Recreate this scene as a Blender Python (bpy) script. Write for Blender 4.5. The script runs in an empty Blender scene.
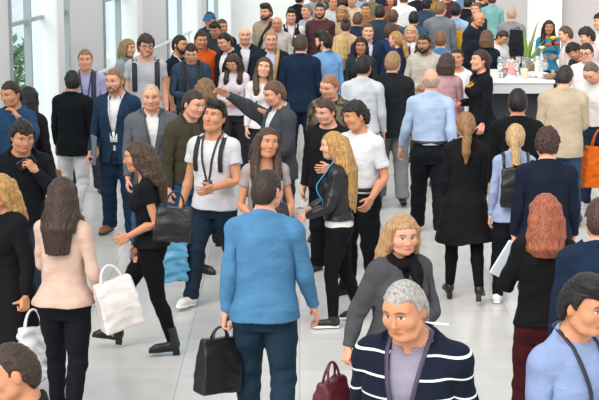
import bpy, math, random
import numpy as np
from mathutils import Vector, Matrix

random.seed(11)
rng = np.random.default_rng(5)
SC = bpy.context.scene
COL = SC.collection
PI = math.pi
F32 = np.float32

# ------------------------------------------------------------------ camera
CAM_H, FPX, PITCH = 3.45, 1600.0, math.atan(293.0 / 1600.0)
cam_data = bpy.data.cameras.new('camera')
cam_data.sensor_width = 36.0
cam_data.lens = FPX * 36.0 / 599.0
cam_data.clip_end = 300
cam = bpy.data.objects.new('camera', cam_data)
COL.objects.link(cam)
cam.location = (0, 0, CAM_H)
cam.rotation_euler = (PI / 2 - PITCH, 0, 0)
SC.camera = cam


def ray_to_height(px, py, z):
    """World point at height z that lies behind pixel (px, py)."""
    dx, dv = (px - 299.5) / FPX, -(py - 200.0) / FPX
    fy = math.cos(PITCH) + dv * math.sin(PITCH)
    fz = -math.sin(PITCH) + dv * math.cos(PITCH)
    t = (z - CAM_H) / fz
    return np.array([dx * t, fy * t, z])


def ray_to_depth(px, py, y):
    dx, dv = (px - 299.5) / FPX, -(py - 200.0) / FPX
    fy = math.cos(PITCH) + dv * math.sin(PITCH)
    fz = -math.sin(PITCH) + dv * math.cos(PITCH)
    t = y / fy
    return np.array([dx * t, y, CAM_H + fz * t])


# ------------------------------------------------------------------ materials
def lin(c):
    if isinstance(c, str):
        c = tuple(int(c[i:i + 2], 16) / 255 for i in (0, 2, 4))
    return tuple((v / 12.92 if v <= 0.04045 else ((v + 0.055) / 1.055) ** 2.4) for v in c) + (1.0,)


MATS = {}


def new_mat(name):
    m = bpy.data.materials.new(name)
    m.use_nodes = True
    nt = m.node_tree
    b = nt.nodes['Principled BSDF']
    return m, nt, b


def plain(hexc, rough=0.5, metal=0.0, name=None, spec=0.5, noise=0.0):
    key = ('plain', hexc, rough, metal, noise)
    if key in MATS:
        return MATS[key]
    m, nt, b = new_mat(name or 'plain_' + hexc)
    b.inputs['Base Color'].default_value = lin(hexc)
    b.inputs['Roughness'].default_value = rough
    b.inputs['Metallic'].default_value = metal
    b.inputs['Specular IOR Level'].default_value = spec
    if noise:
        tc = nt.nodes.new('ShaderNodeTexCoord')
        n = nt.nodes.new('ShaderNodeTexNoise')
        n.inputs['Scale'].default_value = 14
        n.inputs['Detail'].default_value = 5
        nt.links.new(tc.outputs['Object'], n.inputs['Vector'])
        mx = nt.nodes.new('ShaderNodeMixRGB')
        mx.blend_type = 'MULTIPLY'
        mx.inputs[0].default_value = noise
        mx.inputs[1].default_value = lin(hexc)
        nt.links.new(n.outputs['Fac'], mx.inputs[2])
        nt.links.new(mx.outputs[0], b.inputs['Base Color'])
    MATS[key] = m
    return m


def fabric(hexc, kind='cotton', stripe=None):
    """Woven cloth: tonal weave variation and wrinkle bump in rest coordinates."""
    key = ('fabric', hexc, kind, stripe)
    if key in MATS:
        return MATS[key]
    m, nt, b = new_mat('%s_%s' % (kind, hexc))
    L = nt.links.new
    at = nt.nodes.new('ShaderNodeAttribute')
    at.attribute_name = 'rest'
    base = tuple(v * .78 for v in lin(hexc)[:3]) + (1,)
    n1 = nt.nodes.new('ShaderNodeTexNoise')
    n1.inputs['Scale'].default_value = 9.0
    n1.inputs['Detail'].default_value = 3
    L(at.outputs['Vector'], n1.inputs['Vector'])
    ramp = nt.nodes.new('ShaderNodeValToRGB')
    lo = 0.88 if kind != 'camo' else 0.45
    ramp.color_ramp.elements[0].position = 0.3
    ramp.color_ramp.elements[1].position = 0.7
    ramp.color_ramp.elements[0].color = tuple(v * lo for v in base[:3]) + (1,)
    ramp.color_ramp.elements[1].color = tuple(min(1, v * (1.08 if kind != 'camo' else 1.5)) for v in base[:3]) + (1,)
    if kind == 'camo':
        n1.inputs['Scale'].default_value = 22.0
        ramp.color_ramp.interpolation = 'CONSTANT'
        ramp.color_ramp.elements[1].position = 0.5
    L(n1.outputs['Fac'], ramp.inputs['Fac'])
    colour = ramp.outputs['Color']
    if stripe:                                     # (colour, first z, spacing, thickness) horizontal stripes
        sc, z0, sp, th = stripe
        sx = nt.nodes.new('ShaderNodeSeparateXYZ')
        L(at.outputs['Vector'], sx.inputs[0])

        def mth(op, a, bb):
            q = nt.nodes.new('ShaderNodeMath')
            q.operation = op
            for i, v in enumerate((a, bb)):
                if isinstance(v, (int, float)):
                    q.inputs[i].default_value = v
                else:
                    L(v, q.inputs[i])
            return q.outputs[0]
        zz = mth('SUBTRACT', sx.outputs['Z'], z0)
        zz = mth('DIVIDE', zz, sp)
        fr = mth('FRACT', zz, 0.0)
        mask = mth('LESS_THAN', fr, th / sp)
        mx = nt.nodes.new('ShaderNodeMixRGB')
        L(mask, mx.inputs[0])
        L(colour, mx.inputs[1])
        mx.inputs[2].default_value = lin(sc)
        colour = mx.outputs[0]
    L(colour, b.inputs['Base Color'])
    # wrinkles
    mp = nt.nodes.new('ShaderNodeMapping')
    mp.inputs['Scale'].default_value = (7, 7, 16)
    mp.inputs['Rotation'].default_value = (0.3, 0.5, 0)
    L(at.outputs['Vector'], mp.inputs['Vector'])
    n2 = nt.nodes.new('ShaderNodeTexNoise')
    n2.inputs['Scale'].default_value = 1.0
    n2.inputs['Detail'].default_value = 4
    n2.inputs['Distortion'].default_value = 1.2
    L(mp.outputs[0], n2.inputs['Vector'])
    bp = nt.nodes.new('ShaderNodeBump')
    bp.inputs['Strength'].default_value = {'leather': 0.35, 'wool': 0.3, 'denim': 0.45}.get(kind, 0.5)
    bp.inputs['Distance'].default_value = 0.02
    L(n2.outputs['Fac'], bp.inputs['Height'])
    L(bp.outputs[0], b.inputs['Normal'])
    b.inputs['Roughness'].default_value = {'leather': 0.38, 'satin': 0.45}.get(kind, 0.85)
    b.inputs['Specular IOR Level'].default_value = 0.45 if kind in ('leather', 'satin') else 0.12
    if kind in ('wool', 'cotton', 'denim'):
        b.inputs['Sheen Weight'].default_value = 0.0
    MATS[key] = m
    return m


def hair_mat(hexc):
    key = ('hair', hexc)
    if key in MATS:
        return MATS[key]
    m, nt, b = new_mat('hair_' + hexc)
    L = nt.links.new
    at = nt.nodes.new('ShaderNodeAttribute')
    at.attribute_name = 'rest'
    mp = nt.nodes.new('ShaderNodeMapping')
    mp.inputs['Scale'].default_value = (90, 90, 9)
    L(at.outputs['Vector'], mp.inputs['Vector'])
    n = nt.nodes.new('ShaderNodeTexNoise')
    n.inputs['Scale'].default_value = 1.0
    n.inputs['Detail'].default_value = 3
    n.inputs['Distortion'].default_value = 0.6
    L(mp.outputs[0], n.inputs['Vector'])
    rp = nt.nodes.new('ShaderNodeValToRGB')
    base = lin(hexc)
    gray = sum(base[:3]) / 3
    base = tuple((v * .85 + gray * .15) * .85 for v in base[:3]) + (1,)
    rp.color_ramp.elements[0].position = 0.3
    rp.color_ramp.elements[1].position = 0.7
    rp.color_ramp.elements[0].color = tuple(v * 0.55 for v in base[:3]) + (1,)
    rp.color_ramp.elements[1].color = tuple(min(1, v * 1.35) for v in base[:3]) + (1,)
    L(n.outputs['Fac'], rp.inputs['Fac'])
    L(rp.outputs[0], b.inputs['Base Color'])
    bp = nt.nodes.new('ShaderNodeBump')
    bp.inputs['Strength'].default_value = 0.6
    bp.inputs['Distance'].default_value = 0.01
    L(n.outputs['Fac'], bp.inputs['Height'])
    L(bp.outputs[0], b.inputs['Normal'])
    b.inputs['Roughness'].default_value = 0.5
    b.inputs['Specular IOR Level'].default_value = 0.35
    MATS[key] = m
    return m


SKIN = {'fair': 'dcab8f', 'pink': 'd9a086', 'tan': 'c68d6a', 'olive': 'b07c5a', 'brown': '925c3e', 'dark': '5b3828'}


def skin_mat(tone, brow):
    key = ('skin', tone, brow)
    if key in MATS:
        return MATS[key]
    m, nt, b = new_mat('skin_' + tone)
    L = nt.links.new
    base = lin(SKIN[tone])
    at = nt.nodes.new('ShaderNodeAttribute')
    at.attribute_name = 'rest'
    n = nt.nodes.new('ShaderNodeTexNoise')
    n.inputs['Scale'].default_value = 30
    n.inputs['Detail'].default_value = 3
    L(at.outputs['Vector'], n.inputs['Vector'])
    rp = nt.nodes.new('ShaderNodeValToRGB')
    rp.color_ramp.elements[0].color = (base[0] * 0.93, base[1] * 0.84, base[2] * 0.82, 1)
    rp.color_ramp.elements[1].color = (min(1, base[0] * 1.05), min(1, base[1] * 1.06), min(1, base[2] * 1.06), 1)
    L(n.outputs['Fac'], rp.inputs['Fac'])
    feat = nt.nodes.new('ShaderNodeAttribute')
    feat.attribute_name = 'feature'
    sp = nt.nodes.new('ShaderNodeSeparateColor')
    L(feat.outputs['Color'], sp.inputs[0])
    col = rp.outputs[0]

    def mix(fac, c):
        nonlocal col
        mx = nt.nodes.new('ShaderNodeMixRGB')
        L(fac, mx.inputs[0])
        L(col, mx.inputs[1])
        mx.inputs[2].default_value = c
        col = mx.outputs[0]
    mix(sp.outputs[0], (base[0] * 0.80, base[1] * 0.42, base[2] * 0.42, 1))       # lips, cheeks
    mix(sp.outputs[1], lin(brow))                                                   # brows
    mix(sp.outputs[2], (0.75, 0.72, 0.70, 1))                                       # eye white
    mix(feat.outputs['Alpha'], (0.03, 0.02, 0.015, 1))                              # iris, lash line
    L(col, b.inputs['Base Color'])
    b.inputs['Roughness'].default_value = 0.5
    b.inputs['Specular IOR Level'].default_value = 0.35
    b.inputs['Subsurface Weight'].default_value = 0.0
    MATS[key] = m
    return m


# ------------------------------------------------------------------ implicit surfaces
def smin(a, b, k):
    if k <= 0:
        return np.minimum(a, b)
    h = np.maximum(k - np.abs(a - b), 0)
    return np.minimum(a, b) - h * h / (4 * k)


def smax(a, b, k):
    return -smin(-a, -b, k)


def d_cone(p, a, b, ra, rb):
    a = np.asarray(a, F32)
    b = np.asarray(b, F32)
    ab = b - a
    q = p - a
    t = np.clip(q @ ab / max(float(ab @ ab), 1e-9), 0, 1)
    return np.linalg.norm(q - t[..., None] * ab, axis=-1) - (ra + (rb - ra) * t)


def d_ell(p, c, r, rx=0.0):
    q = p - np.asarray(c, F32)
    if rx:
        cs, sn = math.cos(rx), math.sin(rx)
        q = np.stack([q[..., 0], cs * q[..., 1] + sn * q[..., 2], -sn * q[..., 1] + cs * q[..., 2]], -1)
    r = np.asarray(r, F32)
    k0 = np.linalg.norm(q / r, axis=-1)
    k1 = np.linalg.norm(q / (r * r), axis=-1) + 1e-6
    return np.where(k0 < 0.05, -r.min(), k0 * (k0 - 1.0) / k1)


def d_box(p, c, half, rad=0.0, rot=None):
    q = p - np.asarray(c, F32)
    if rot is not None:
        q = q @ np.asarray(rot, F32)
    q = np.abs(q) - (np.asarray(half, F32) - rad)
    return np.linalg.norm(np.maximum(q, 0), axis=-1) + np.minimum(q.max(-1), 0) - rad


class Vol:
    def __init__(self, lo, hi, h):
        self.lo = np.array(lo, F32)
        self.h = h
        self.n = np.ceil((np.array(hi) - np.array(lo)) / h).astype(int) + 1
        self.f = np.full(self.n, 1.0, F32)

    def pts(self, lo=None, hi=None):
        i0 = np.zeros(3, int) if lo is None else np.clip(np.floor((np.array(lo) - self.lo) / self.h).astype(int), 0, self.n)
        i1 = self.n if hi is None else np.clip(np.ceil((np.array(hi) - self.lo) / self.h).astype(int) + 1, 0, self.n)
        sl = tuple(slice(a, b) for a, b in zip(i0, i1))
        ax = [self.lo[k] + self.h * np.arange(i0[k], i1[k], dtype=F32) for k in range(3)]
        return sl, np.stack(np.meshgrid(*ax, indexing='ij'), -1)

    def add(self, fn, lo, hi, k=0.0):
        m = k + 3 * self.h
        sl, p = self.pts(np.array(lo) - m, np.array(hi) + m)
        if p.size:
            self.f[sl] = smin(self.f[sl], fn(p).astype(F32), k)

    def cone(self, a, b, ra, rb, k=0.0):
        a = np.array(a, float)
        b = np.array(b, float)
        r = max(ra, rb)
        self.add(lambda p: d_cone(p, a, b, ra, rb), np.minimum(a, b) - r, np.maximum(a, b) + r, k)

    def chain(self, pts, rs, k=0.0):
        for i in range(len(pts) - 1):
            self.cone(pts[i], pts[i + 1], rs[i], rs[i + 1], k)

    def ell(self, c, r, k=0.0, rx=0.0):
        m = max(r)
        mm = np.array([m, m, m]) if rx else np.array(r)
        self.add(lambda p: d_ell(p, c, r, rx), np.array(c) - mm, np.array(c) + mm, k)

    def box(self, c, half, rad=0.0, k=0.0, rot=None):
        mm = np.array(half, float) if rot is None else np.full(3, np.linalg.norm(half))
        self.add(lambda p: d_box(p, c, half, rad, rot), np.array(c) - mm, np.array(c) + mm, k)

    def sub(self, fn, lo, hi, k=0.0):
        m = k + 3 * self.h
        sl, p = self.pts(np.array(lo) - m, np.array(hi) + m)
        if p.size:
            self.f[sl] = smax(self.f[sl], -fn(p).astype(F32), k)

    def cut(self, fn, k=0.0):
        """Keep only where fn < 0."""
        _, p = self.pts()
        self.f = smax(self.f, fn(p).astype(F32), k)

    def mesh(self):
        f = self.f
        f[0] = f[-1] = 1
        f[:, 0] = f[:, -1] = 1
        f[:, :, 0] = f[:, :, -1] = 1
        s = f < 0
        c = np.zeros(np.array(f.shape) - 1, np.uint8)
        for i in (0, 1):
            for j in (0, 1):
                for k in (0, 1):
                    c += s[i:s.shape[0] - 1 + i, j:s.shape[1] - 1 + j, k:s.shape[2] - 1 + k]
        act = (c > 0) & (c < 8)
        idx = np.argwhere(act)
        vid = np.full(c.shape, -1, np.int32)
        vid[act] = np.arange(len(idx))
        I, J, K = idx.T
        co = {(i, j, k): f[I + i, J + j, K + k] for i in (0, 1) for j in (0, 1) for k in (0, 1)}
        acc = np.zeros((len(idx), 3))
        cnt = np.zeros(len(idx))
        for a in co:
            for ax in range(3):
                if a[ax]:
                    continue
                b = list(a)
                b[ax] = 1
                f0, f1 = co[a], co[tuple(b)]
                m = (f0 < 0) != (f1 < 0)
                t = f0[m] / (f0[m] - f1[m])
                p = np.zeros((m.sum(), 3)) + np.array(a)
                p[:, ax] += t
                acc[m] += p
                cnt[m] += 1
        v = self.lo + self.h * (idx + acc / cnt[:, None])
        quads = []
        for ax in range(3):
            o = [(1, 2), (2, 0), (0, 1)][ax]
            a0 = [slice(None)] * 3
            a1 = [slice(None)] * 3
            a0[ax] = slice(0, -1)
            a1[ax] = slice(1, None)
            e = np.argwhere(s[tuple(a0)] != s[tuple(a1)])
            inside = s[tuple(e.T)]

            def cell(du, dv):
                q = e.copy()
                q[:, o[0]] += du
                q[:, o[1]] += dv
                return vid[tuple(q.T)]
            q = np.stack([cell(-1, -1), cell(0, -1), cell(0, 0), cell(-1, 0)], 1)
            q[~inside] = q[~inside][:, ::-1]
            quads.append(q)
        return v.astype(F32), np.concatenate(quads).astype(np.int32)


def mesh_from(name, v, faces):
    """faces: (n,k) array or list of arrays."""
    me = bpy.data.meshes.new(name)
    fl = faces if isinstance(faces, list) else [faces]
    me.vertices.add(len(v))
    me.vertices.foreach_set('co', np.asarray(v, F32).ravel())
    tot = sum(a.size for a in fl)
    me.loops.add(tot)
    me.loops.foreach_set('vertex_index', np.concatenate([a.ravel() for a in fl]).astype(np.int32))
    ls = np.concatenate([np.full(len(a), a.shape[1], np.int32) for a in fl])
    st = np.concatenate([[0], np.cumsum(ls)[:-1]]).astype(np.int32)
    me.polygons.add(len(ls))
    me.polygons.foreach_set('loop_start', st)
    me.update(calc_edges=True)
    me.validate()
    me.polygons.foreach_set('use_smooth', np.ones(len(me.polygons), bool))
    return me


def decimate(v, q, ratio, focus=None):
    if ratio >= 1:
        return v, np.concatenate([q[:, [0, 1, 2]], q[:, [0, 2, 3]]]) if q.shape[1] == 4 else q
    me = mesh_from('tmp', v, q)
    o = bpy.data.objects.new('tmp', me)
    COL.objects.link(o)
    md = o.modifiers.new('d', 'DECIMATE')
    md.ratio = ratio
    md.use_collapse_triangulate = True
    if focus is not None:
        vg = o.vertex_groups.new(name='focus')
        for val in np.unique(focus):
            vg.add(np.nonzero(focus == val)[0].tolist(), float(val), 'REPLACE')
        md.vertex_group = 'focus'
        md.vertex_group_factor = 1.0
    dg = bpy.context.evaluated_depsgraph_get()
    m2 = o.evaluated_get(dg).to_mesh()
    m2.calc_loop_triangles()
    vv = np.empty(len(m2.vertices) * 3, F32)
    m2.vertices.foreach_get('co', vv)
    tt = np.empty(len(m2.loop_triangles) * 3, np.int32)
    m2.loop_triangles.foreach_get('vertices', tt)
    o.evaluated_get(dg).to_mesh_clear()
    bpy.data.objects.remove(o)
    bpy.data.meshes.remove(me)
    return vv.reshape(-1, 3), tt.reshape(-1, 3)


def add_obj(name, me, mat, parent=None):
    o = bpy.data.objects.new(name, me)
    if mat is not None:
        me.materials.append(mat)
    COL.objects.link(o)
    if parent is not None:
        o.parent = parent
    return o


def tag(o, label=None, cat=None, group=None, kind=None):
    if label:
        o['label'] = label
    if cat:
        o['category'] = cat
    if group:
        o['group'] = group
    if kind:
        o['kind'] = kind
    return o


# ------------------------------------------------------------------ plain mesh builders
class MB:
    def __init__(self):
        self.v = []
        self.f = []

    def _add(self, vs, fs):
        b = len(self.v)
        self.v += [tuple(map(float, q)) for q in vs]
        self.f += [tuple(b + i for i in q) for q in fs]

    def box(self, c, size, rz=0.0, taper=1.0):
        x, y, z = (s / 2 for s in size)
        vs = []
        for sz in (-1, 1):
            t = taper if sz > 0 else 1
            for sx, sy in ((-1, -1), (1, -1), (1, 1), (-1, 1)):
                px, py = sx * x * t, sy * y * t
                vs.append((c[0] + px * math.cos(rz) - py * math.sin(rz), c[1] + px * math.sin(rz) + py * math.cos(rz), c[2] + sz * z))
        self._add(vs, [(3, 2, 1, 0), (4, 5, 6, 7), (0, 1, 5, 4), (1, 2, 6, 5), (2, 3, 7, 6), (3, 0, 4, 7)])
        return self

    def lathe(self, c, prof, n=16):
        vs = []
        for r, z in prof:
            for i in range(n):
                a = 2 * PI * i / n
                vs.append((c[0] + r * math.cos(a), c[1] + r * math.sin(a), c[2] + z))
        fs = []
        for k in range(len(prof) - 1):
            for i in range(n):
                j = (i + 1) % n
                fs.append((k * n + i, k * n + j, (k + 1) * n + j, (k + 1) * n + i))
        fs.append(tuple(range(n))[::-1])
        fs.append(tuple((len(prof) - 1) * n + i for i in range(n)))
        self._add(vs, fs)
        return self

    def tube(self, pts, r, n=8):
        pts = [Vector(p) for p in pts]
        vs = []
        for i, p in enumerate(pts):
            d = (pts[min(i + 1, len(pts) - 1)] - pts[max(i - 1, 0)]).normalized()
            a = d.cross(Vector((0, 0, 1)))
            if a.length < 1e-3:
                a = d.cross(Vector((0, 1, 0)))
            a.normalize()
            b = d.cross(a)
            rr = r[i] if isinstance(r, (list, tuple)) else r
            for k in range(n):
                t = 2 * PI * k / n
                vs.append(p + a * math.cos(t) * rr + b * math.sin(t) * rr)
        fs = []
        for i in range(len(pts) - 1):
            for k in range(n):
                j = (k + 1) % n
                fs.append((i * n + k, i * n + j, (i + 1) * n + j, (i + 1) * n + k))
        fs.append(tuple(range(n))[::-1])
        fs.append(tuple((len(pts) - 1) * n + k for k in range(n)))
        self._add(vs, fs)
        return self

    def build(self, name, mat, parent=None, smooth=False, bevel=0.0):
        me = bpy.data.meshes.new(name)
        me.from_pydata(self.v, [], self.f)
        me.update()
        if smooth:
            me.polygons.foreach_set('use_smooth', np.ones(len(me.polygons), bool))
        o = add_obj(name, me, mat, parent)
        if bevel:
            md = o.modifiers.new('bevel', 'BEVEL')
            md.width = bevel
            md.segments = 2
            md.limit_method = 'ANGLE'
        return o


def empty(name, loc, rz=0.0, parent=None):
    o = bpy.data.objects.new(name, None)
    o.empty_display_size = 0.1
    o.location = loc
    o.rotation_euler = (0, 0, rz)
    COL.objects.link(o)
    if parent is not None:
        o.parent = parent
    return o
# ------------------------------------------------------------------ skeleton (rest pose, facing -y, 1.75 m)
ARM_A = math.radians(28)
AD = np.array([math.sin(ARM_A), 0, -math.cos(ARM_A)])


def joints(sex):
    sh = 0.168 if sex == 'm' else 0.144
    hx = 0.095
    J = {'pelvis': (0, 0, 0.93), 'spine': (0, 0.0, 1.06), 'chest': (0, 0.0, 1.20), 'neck': (0, 0.02, 1.475), 'head': (0, 0.005, 1.56)}
    for s, t in ((1, 'L'), (-1, 'R')):
        S = np.array([s * sh, 0.012, 1.405])
        d = np.array([s * AD[0], 0, AD[2]])
        J['uarm' + t] = S
        J['farm' + t] = S + d * 0.29
        J['hand' + t] = S + d * 0.54
        J['thigh' + t] = (s * hx, 0.0, 0.90)
        J['shin' + t] = (s * (hx + 0.004), -0.005, 0.485)
        J['foot' + t] = (s * (hx + 0.008), 0.018, 0.085)
        hs = 1.0 if sex == 'm' else 0.92
        n = np.array([-s * AD[2] * -1 * -1, 0, 0])  # placeholder, set below
        n = np.array([s * AD[2], 0, -s * s * AD[0]])  # palm normal: towards the thigh
        n = n / np.linalg.norm(n)
        W = J['hand' + t]
        for i, (yo, ln) in enumerate(((-0.033, .070), (-0.011, .080), (0.012, .073), (0.034, .058))):
            b = W + d * 0.088 * hs + np.array([0, yo * hs, 0])
            m = b + (d * 0.55 * ln + n * 0.006 + np.array([0, yo * 0.10, 0])) * hs
            e = m + (d * 0.45 * ln + n * 0.012) * hs
            J['f%da%s' % (i, t)] = b
            J['f%db%s' % (i, t)] = m
            J['f%de%s' % (i, t)] = e
        b = W + d * 0.022 * hs + np.array([0, -0.028, 0])
        m = b + (d * 0.038 + np.array([0, -0.026, 0]) + n * 0.012) * hs
        e = m + (d * 0.034 + np.array([0, -0.008, 0]) + n * 0.006) * hs
        J['f4a' + t], J['f4b' + t], J['f4e' + t] = b, m, e
        J['palm' + t] = W + d * 0.05 * hs
        J['tip' + t] = W + d * 0.09 * hs
        J['n' + t] = n
    return {k: np.array(v, float) for k, v in J.items()}


JO = {'m': joints('m'), 'f': joints('f')}
BONES = ['pelvis', 'spine', 'chest', 'neck', 'head']
PARENT = {'pelvis': None, 'spine': 'pelvis', 'chest': 'spine', 'neck': 'chest', 'head': 'neck'}
for t in 'LR':
    for b, p in (('uarm', 'chest'), ('farm', 'uarm'), ('hand', 'farm'), ('thigh', 'pelvis'), ('shin', 'thigh'), ('foot', 'shin')):
        BONES.append(b + t)
        PARENT[b + t] = p + t if p in ('uarm', 'farm', 'thigh', 'shin') else p
    for i in range(5):
        BONES += ['f%da%s' % (i, t), 'f%db%s' % (i, t)]
        PARENT['f%da%s' % (i, t)] = 'hand' + t
        PARENT['f%db%s' % (i, t)] = 'f%da%s' % (i, t)
BI = {b: i for i, b in enumerate(BONES)}


def segments(sex):
    J = JO[sex]
    S = {'pelvis': [((0, 0, .86), (0, 0, 1.0), .15)], 'spine': [((0, 0, 1.02), (0, 0, 1.16), .14)],
         'chest': [((0, 0, 1.2), (0, 0, 1.40), .15), ((-.11, .01, 1.42), (.11, .01, 1.42), .07)],
         'neck': [((0, .02, 1.48), (0, .01, 1.54), .06)], 'head': [((0, 0, 1.60), (0, 0, 1.70), .09)]}
    for t in 'LR':
        S['uarm' + t] = [(J['uarm' + t], J['farm' + t], .055)]
        S['farm' + t] = [(J['farm' + t], J['hand' + t], .045)]
        S['hand' + t] = [(J['hand' + t], J['tip' + t], .038)]
        S['thigh' + t] = [(J['thigh' + t] - np.array([0, 0, .06]), J['shin' + t], .08)]
        S['shin' + t] = [(J['shin' + t], J['foot' + t], .055)]
        S['foot' + t] = [(J['foot' + t] + np.array([0, .02, -.04]), J['foot' + t] + np.array([0, -.14, -.05]), .05)]
        for i in range(5):
            S['f%da%s' % (i, t)] = [(J['f%da%s' % (i, t)], J['f%db%s' % (i, t)], .011)]
            S['f%db%s' % (i, t)] = [(J['f%db%s' % (i, t)], J['f%de%s' % (i, t)], .011)]
    return S


SEG = {'m': segments('m'), 'f': segments('f')}


def skin_weights(v, sex, bones=None):
    """Smooth bone weights, plus each vertex's offset from the bone axes (for girth)."""
    W = np.zeros((len(v), len(BONES)), F32)
    near = {}
    for b, segs in SEG[sex].items():
        if bones is not None and b not in bones:
            continue
        best = None
        for a, c, r in segs:
            a = np.array(a)
            c = np.array(c)
            t = np.clip((v - a) @ (c - a) / ((c - a) @ (c - a)), 0, 1)
            q = a + t[:, None] * (c - a)
            d = np.linalg.norm(v - q, axis=1) / r
            if best is None:
                best, near[b] = d, q
            else:
                m = d < best
                best = np.where(m, d, best)
        W[:, BI[b]] = (best + 0.08) ** -6.0
    # nothing of one side's limb pulls on the other side
    for t, s in (('L', 1), ('R', -1)):
        for b in ('thigh', 'shin', 'foot'):
            W[:, BI[b + t]] *= np.clip(0.5 + s * v[:, 0] / 0.03, 0, 1)
        for b in [x for x in BONES if x.endswith(t) and x[0] in 'ufh' and not x.startswith('foot')]:
            W[:, BI[b]] *= np.clip(s * v[:, 0] / 0.06, 0, 1)
    W /= W.sum(1, keepdims=True)
    W[W < 0.04] = 0
    W /= W.sum(1, keepdims=True)
    off = np.zeros_like(v)
    for b, q in near.items():
        g = 1.0 if b in ('pelvis', 'spine', 'chest') else 0.6 if b[:4] in ('uarm', 'farm', 'thig', 'shin') else 0.3 if b == 'neck' else 0.0
        if g:
            off += g * W[:, BI[b]][:, None] * (v - q) * np.array([1, 1, 0.0 if b in ('pelvis', 'spine', 'chest') else 1.0])
    return W, off.astype(F32)


# torso profile: z, half width, half depth, centre y
TORSO = {'m': np.array([(.80, .150, .095, .012), (.86, .168, .118, .012), (.92, .170, .122, .012), (.99, .160, .112, .004), (1.08, .150, .106, -.004), (1.18, .157, .112, -.006),
                        (1.30, .168, .122, -.004), (1.37, .164, .110, .006), (1.42, .140, .090, .014), (1.46, .100, .072, .02), (1.49, .070, .064, .022), (1.52, .059, .060, .02), (1.60, .056, .058, .006)]),
         'f': np.array([(.80, .150, .098, .014), (.86, .172, .120, .016), (.92, .172, .124, .016), (.99, .155, .108, .006), (1.09, .128, .092, .0), (1.18, .134, .094, -.002),
                        (1.28, .146, .106, -.002), (1.36, .142, .096, .008), (1.41, .120, .080, .014), (1.455, .082, .064, .02), (1.485, .062, .055, .022), (1.52, .049, .051, .02), (1.60, .047, .049, .006)])}


def tprof(z, sex):
    T = TORSO[sex]
    return [np.interp(z, T[:, 0], T[:, i]) for i in (1, 2, 3)]


def d_torso(p, sex, o=0.0, prof=None, zlo=.80):
    z = p[..., 2]
    if prof is None:
        rx, ry, cy = tprof(z, sex)
    else:
        rx, ry, cy = prof(z)
    rx, ry = rx + o, ry + o
    ax, ay = np.abs(p[..., 0]) / rx, np.abs(p[..., 1] - cy) / ry
    e = 2.35
    r = (ax ** e + ay ** e) ** (1 / e)
    d = (r - 1) * np.minimum(rx, ry)
    return np.maximum(d, np.maximum(zlo - z, z - 1.60))


BUST = ((.066, -.088, 1.275), (.058, .052, .062))


def front_y(x, z, sex, o):
    """y of the chest's front surface (outset o)."""
    rx, ry, cy = tprof(z, sex)
    q = max(0.0, 1 - (abs(x) / (rx + o)) ** 2.35) ** (1 / 2.35)
    y = cy - (ry + o) * q
    if sex == 'f':
        c, r = BUST
        q = 1 - ((abs(x) - c[0]) / (r[0] + o)) ** 2 - ((z - c[2]) / (r[2] + o)) ** 2
        if q > 0:
            y = min(y, c[1] - (r[1] + o) * math.sqrt(q))
    return y


def back_y(x, z, sex, o):
    rx, ry, cy = tprof(z, sex)
    q = max(0.0, 1 - (abs(x) / (rx + o)) ** 2.35) ** (1 / 2.35)
    return cy + (ry + o) * q


def traps(V, sex, o):
    x = .128 if sex == 'm' else .108
    for s in (1, -1):
        V.cone((s * .030, .022, 1.50), (s * x, .014, 1.418), .042 + o, .040 + o, .03)


# ------------------------------------------------------------------ the body: one continuous surface
PROTO = {}


def head_vol(V, sex):
    jw = 1.0 if sex == 'm' else 0.92
    V.ell((0, -.008, 1.655), (.079, .100, .106), 0.02)
    V.ell((0, -.050, 1.606), (.060 * jw, .062, .080), 0.035)
    V.ell((0, -.082, 1.556), (.030 * jw, .028, .024), 0.03)            # chin
    V.ell((0, -.072, 1.690), (.060, .038, .040), 0.03)                  # forehead
    for s in (1, -1):
        V.ell((s * .045, -.076, 1.625), (.026, .026, .024), 0.03)       # cheekbones
        V.cone((s * .014, -.108, 1.679), (s * .048, -.088, 1.679), .009, .008, 0.015)   # brow ridge
        V.cone((s * .062, -.02, 1.585), (s * .045 * jw, -.06, 1.560), .018, .016, 0.03)     # jaw line
        V.sub(lambda p, s=s: d_ell(p, (s * .033, -.122, 1.657), (.022, .024, .013)), (s * .033 - .022, -.146, 1.644), (s * .033 + .022, -.098, 1.670), 0.012)
        V.ell((s * .032, -.092, 1.656), (.0135, .0135, .0115), 0.002)     # eyeballs
        V.ell((s * .082, .004, 1.640), (.010, .019, .032), 0.006, rx=.15)  # ears
        V.sub(lambda p, s=s: d_ell(p, (s * .093, -.002, 1.642), (.007, .010, .018)), (s * .093 - .01, -.012, 1.624), (s * .093 + .01, .008, 1.66), 0.004)
    V.cone((0, -.104, 1.668), (0, -.126, 1.626), .008, .013, 0.014)     # nose
    V.ell((0, -.128, 1.622), (.012, .012, .010), 0.006)
    for s in (1, -1):
        V.ell((s * .012, -.116, 1.618), (.008, .010, .007), 0.006)
    V.ell((0, -.104, 1.587), (.025, .012, .0065), 0.005)                # lips
    V.ell((0, -.102, 1.577), (.020, .012, .0065), 0.004)
    V.sub(lambda p: d_ell(p, (0, -.119, 1.5815), (.022, .008, .0018)), (-.022, -.13, 1.578), (.022, -.108, 1.586), 0.003)


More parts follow.
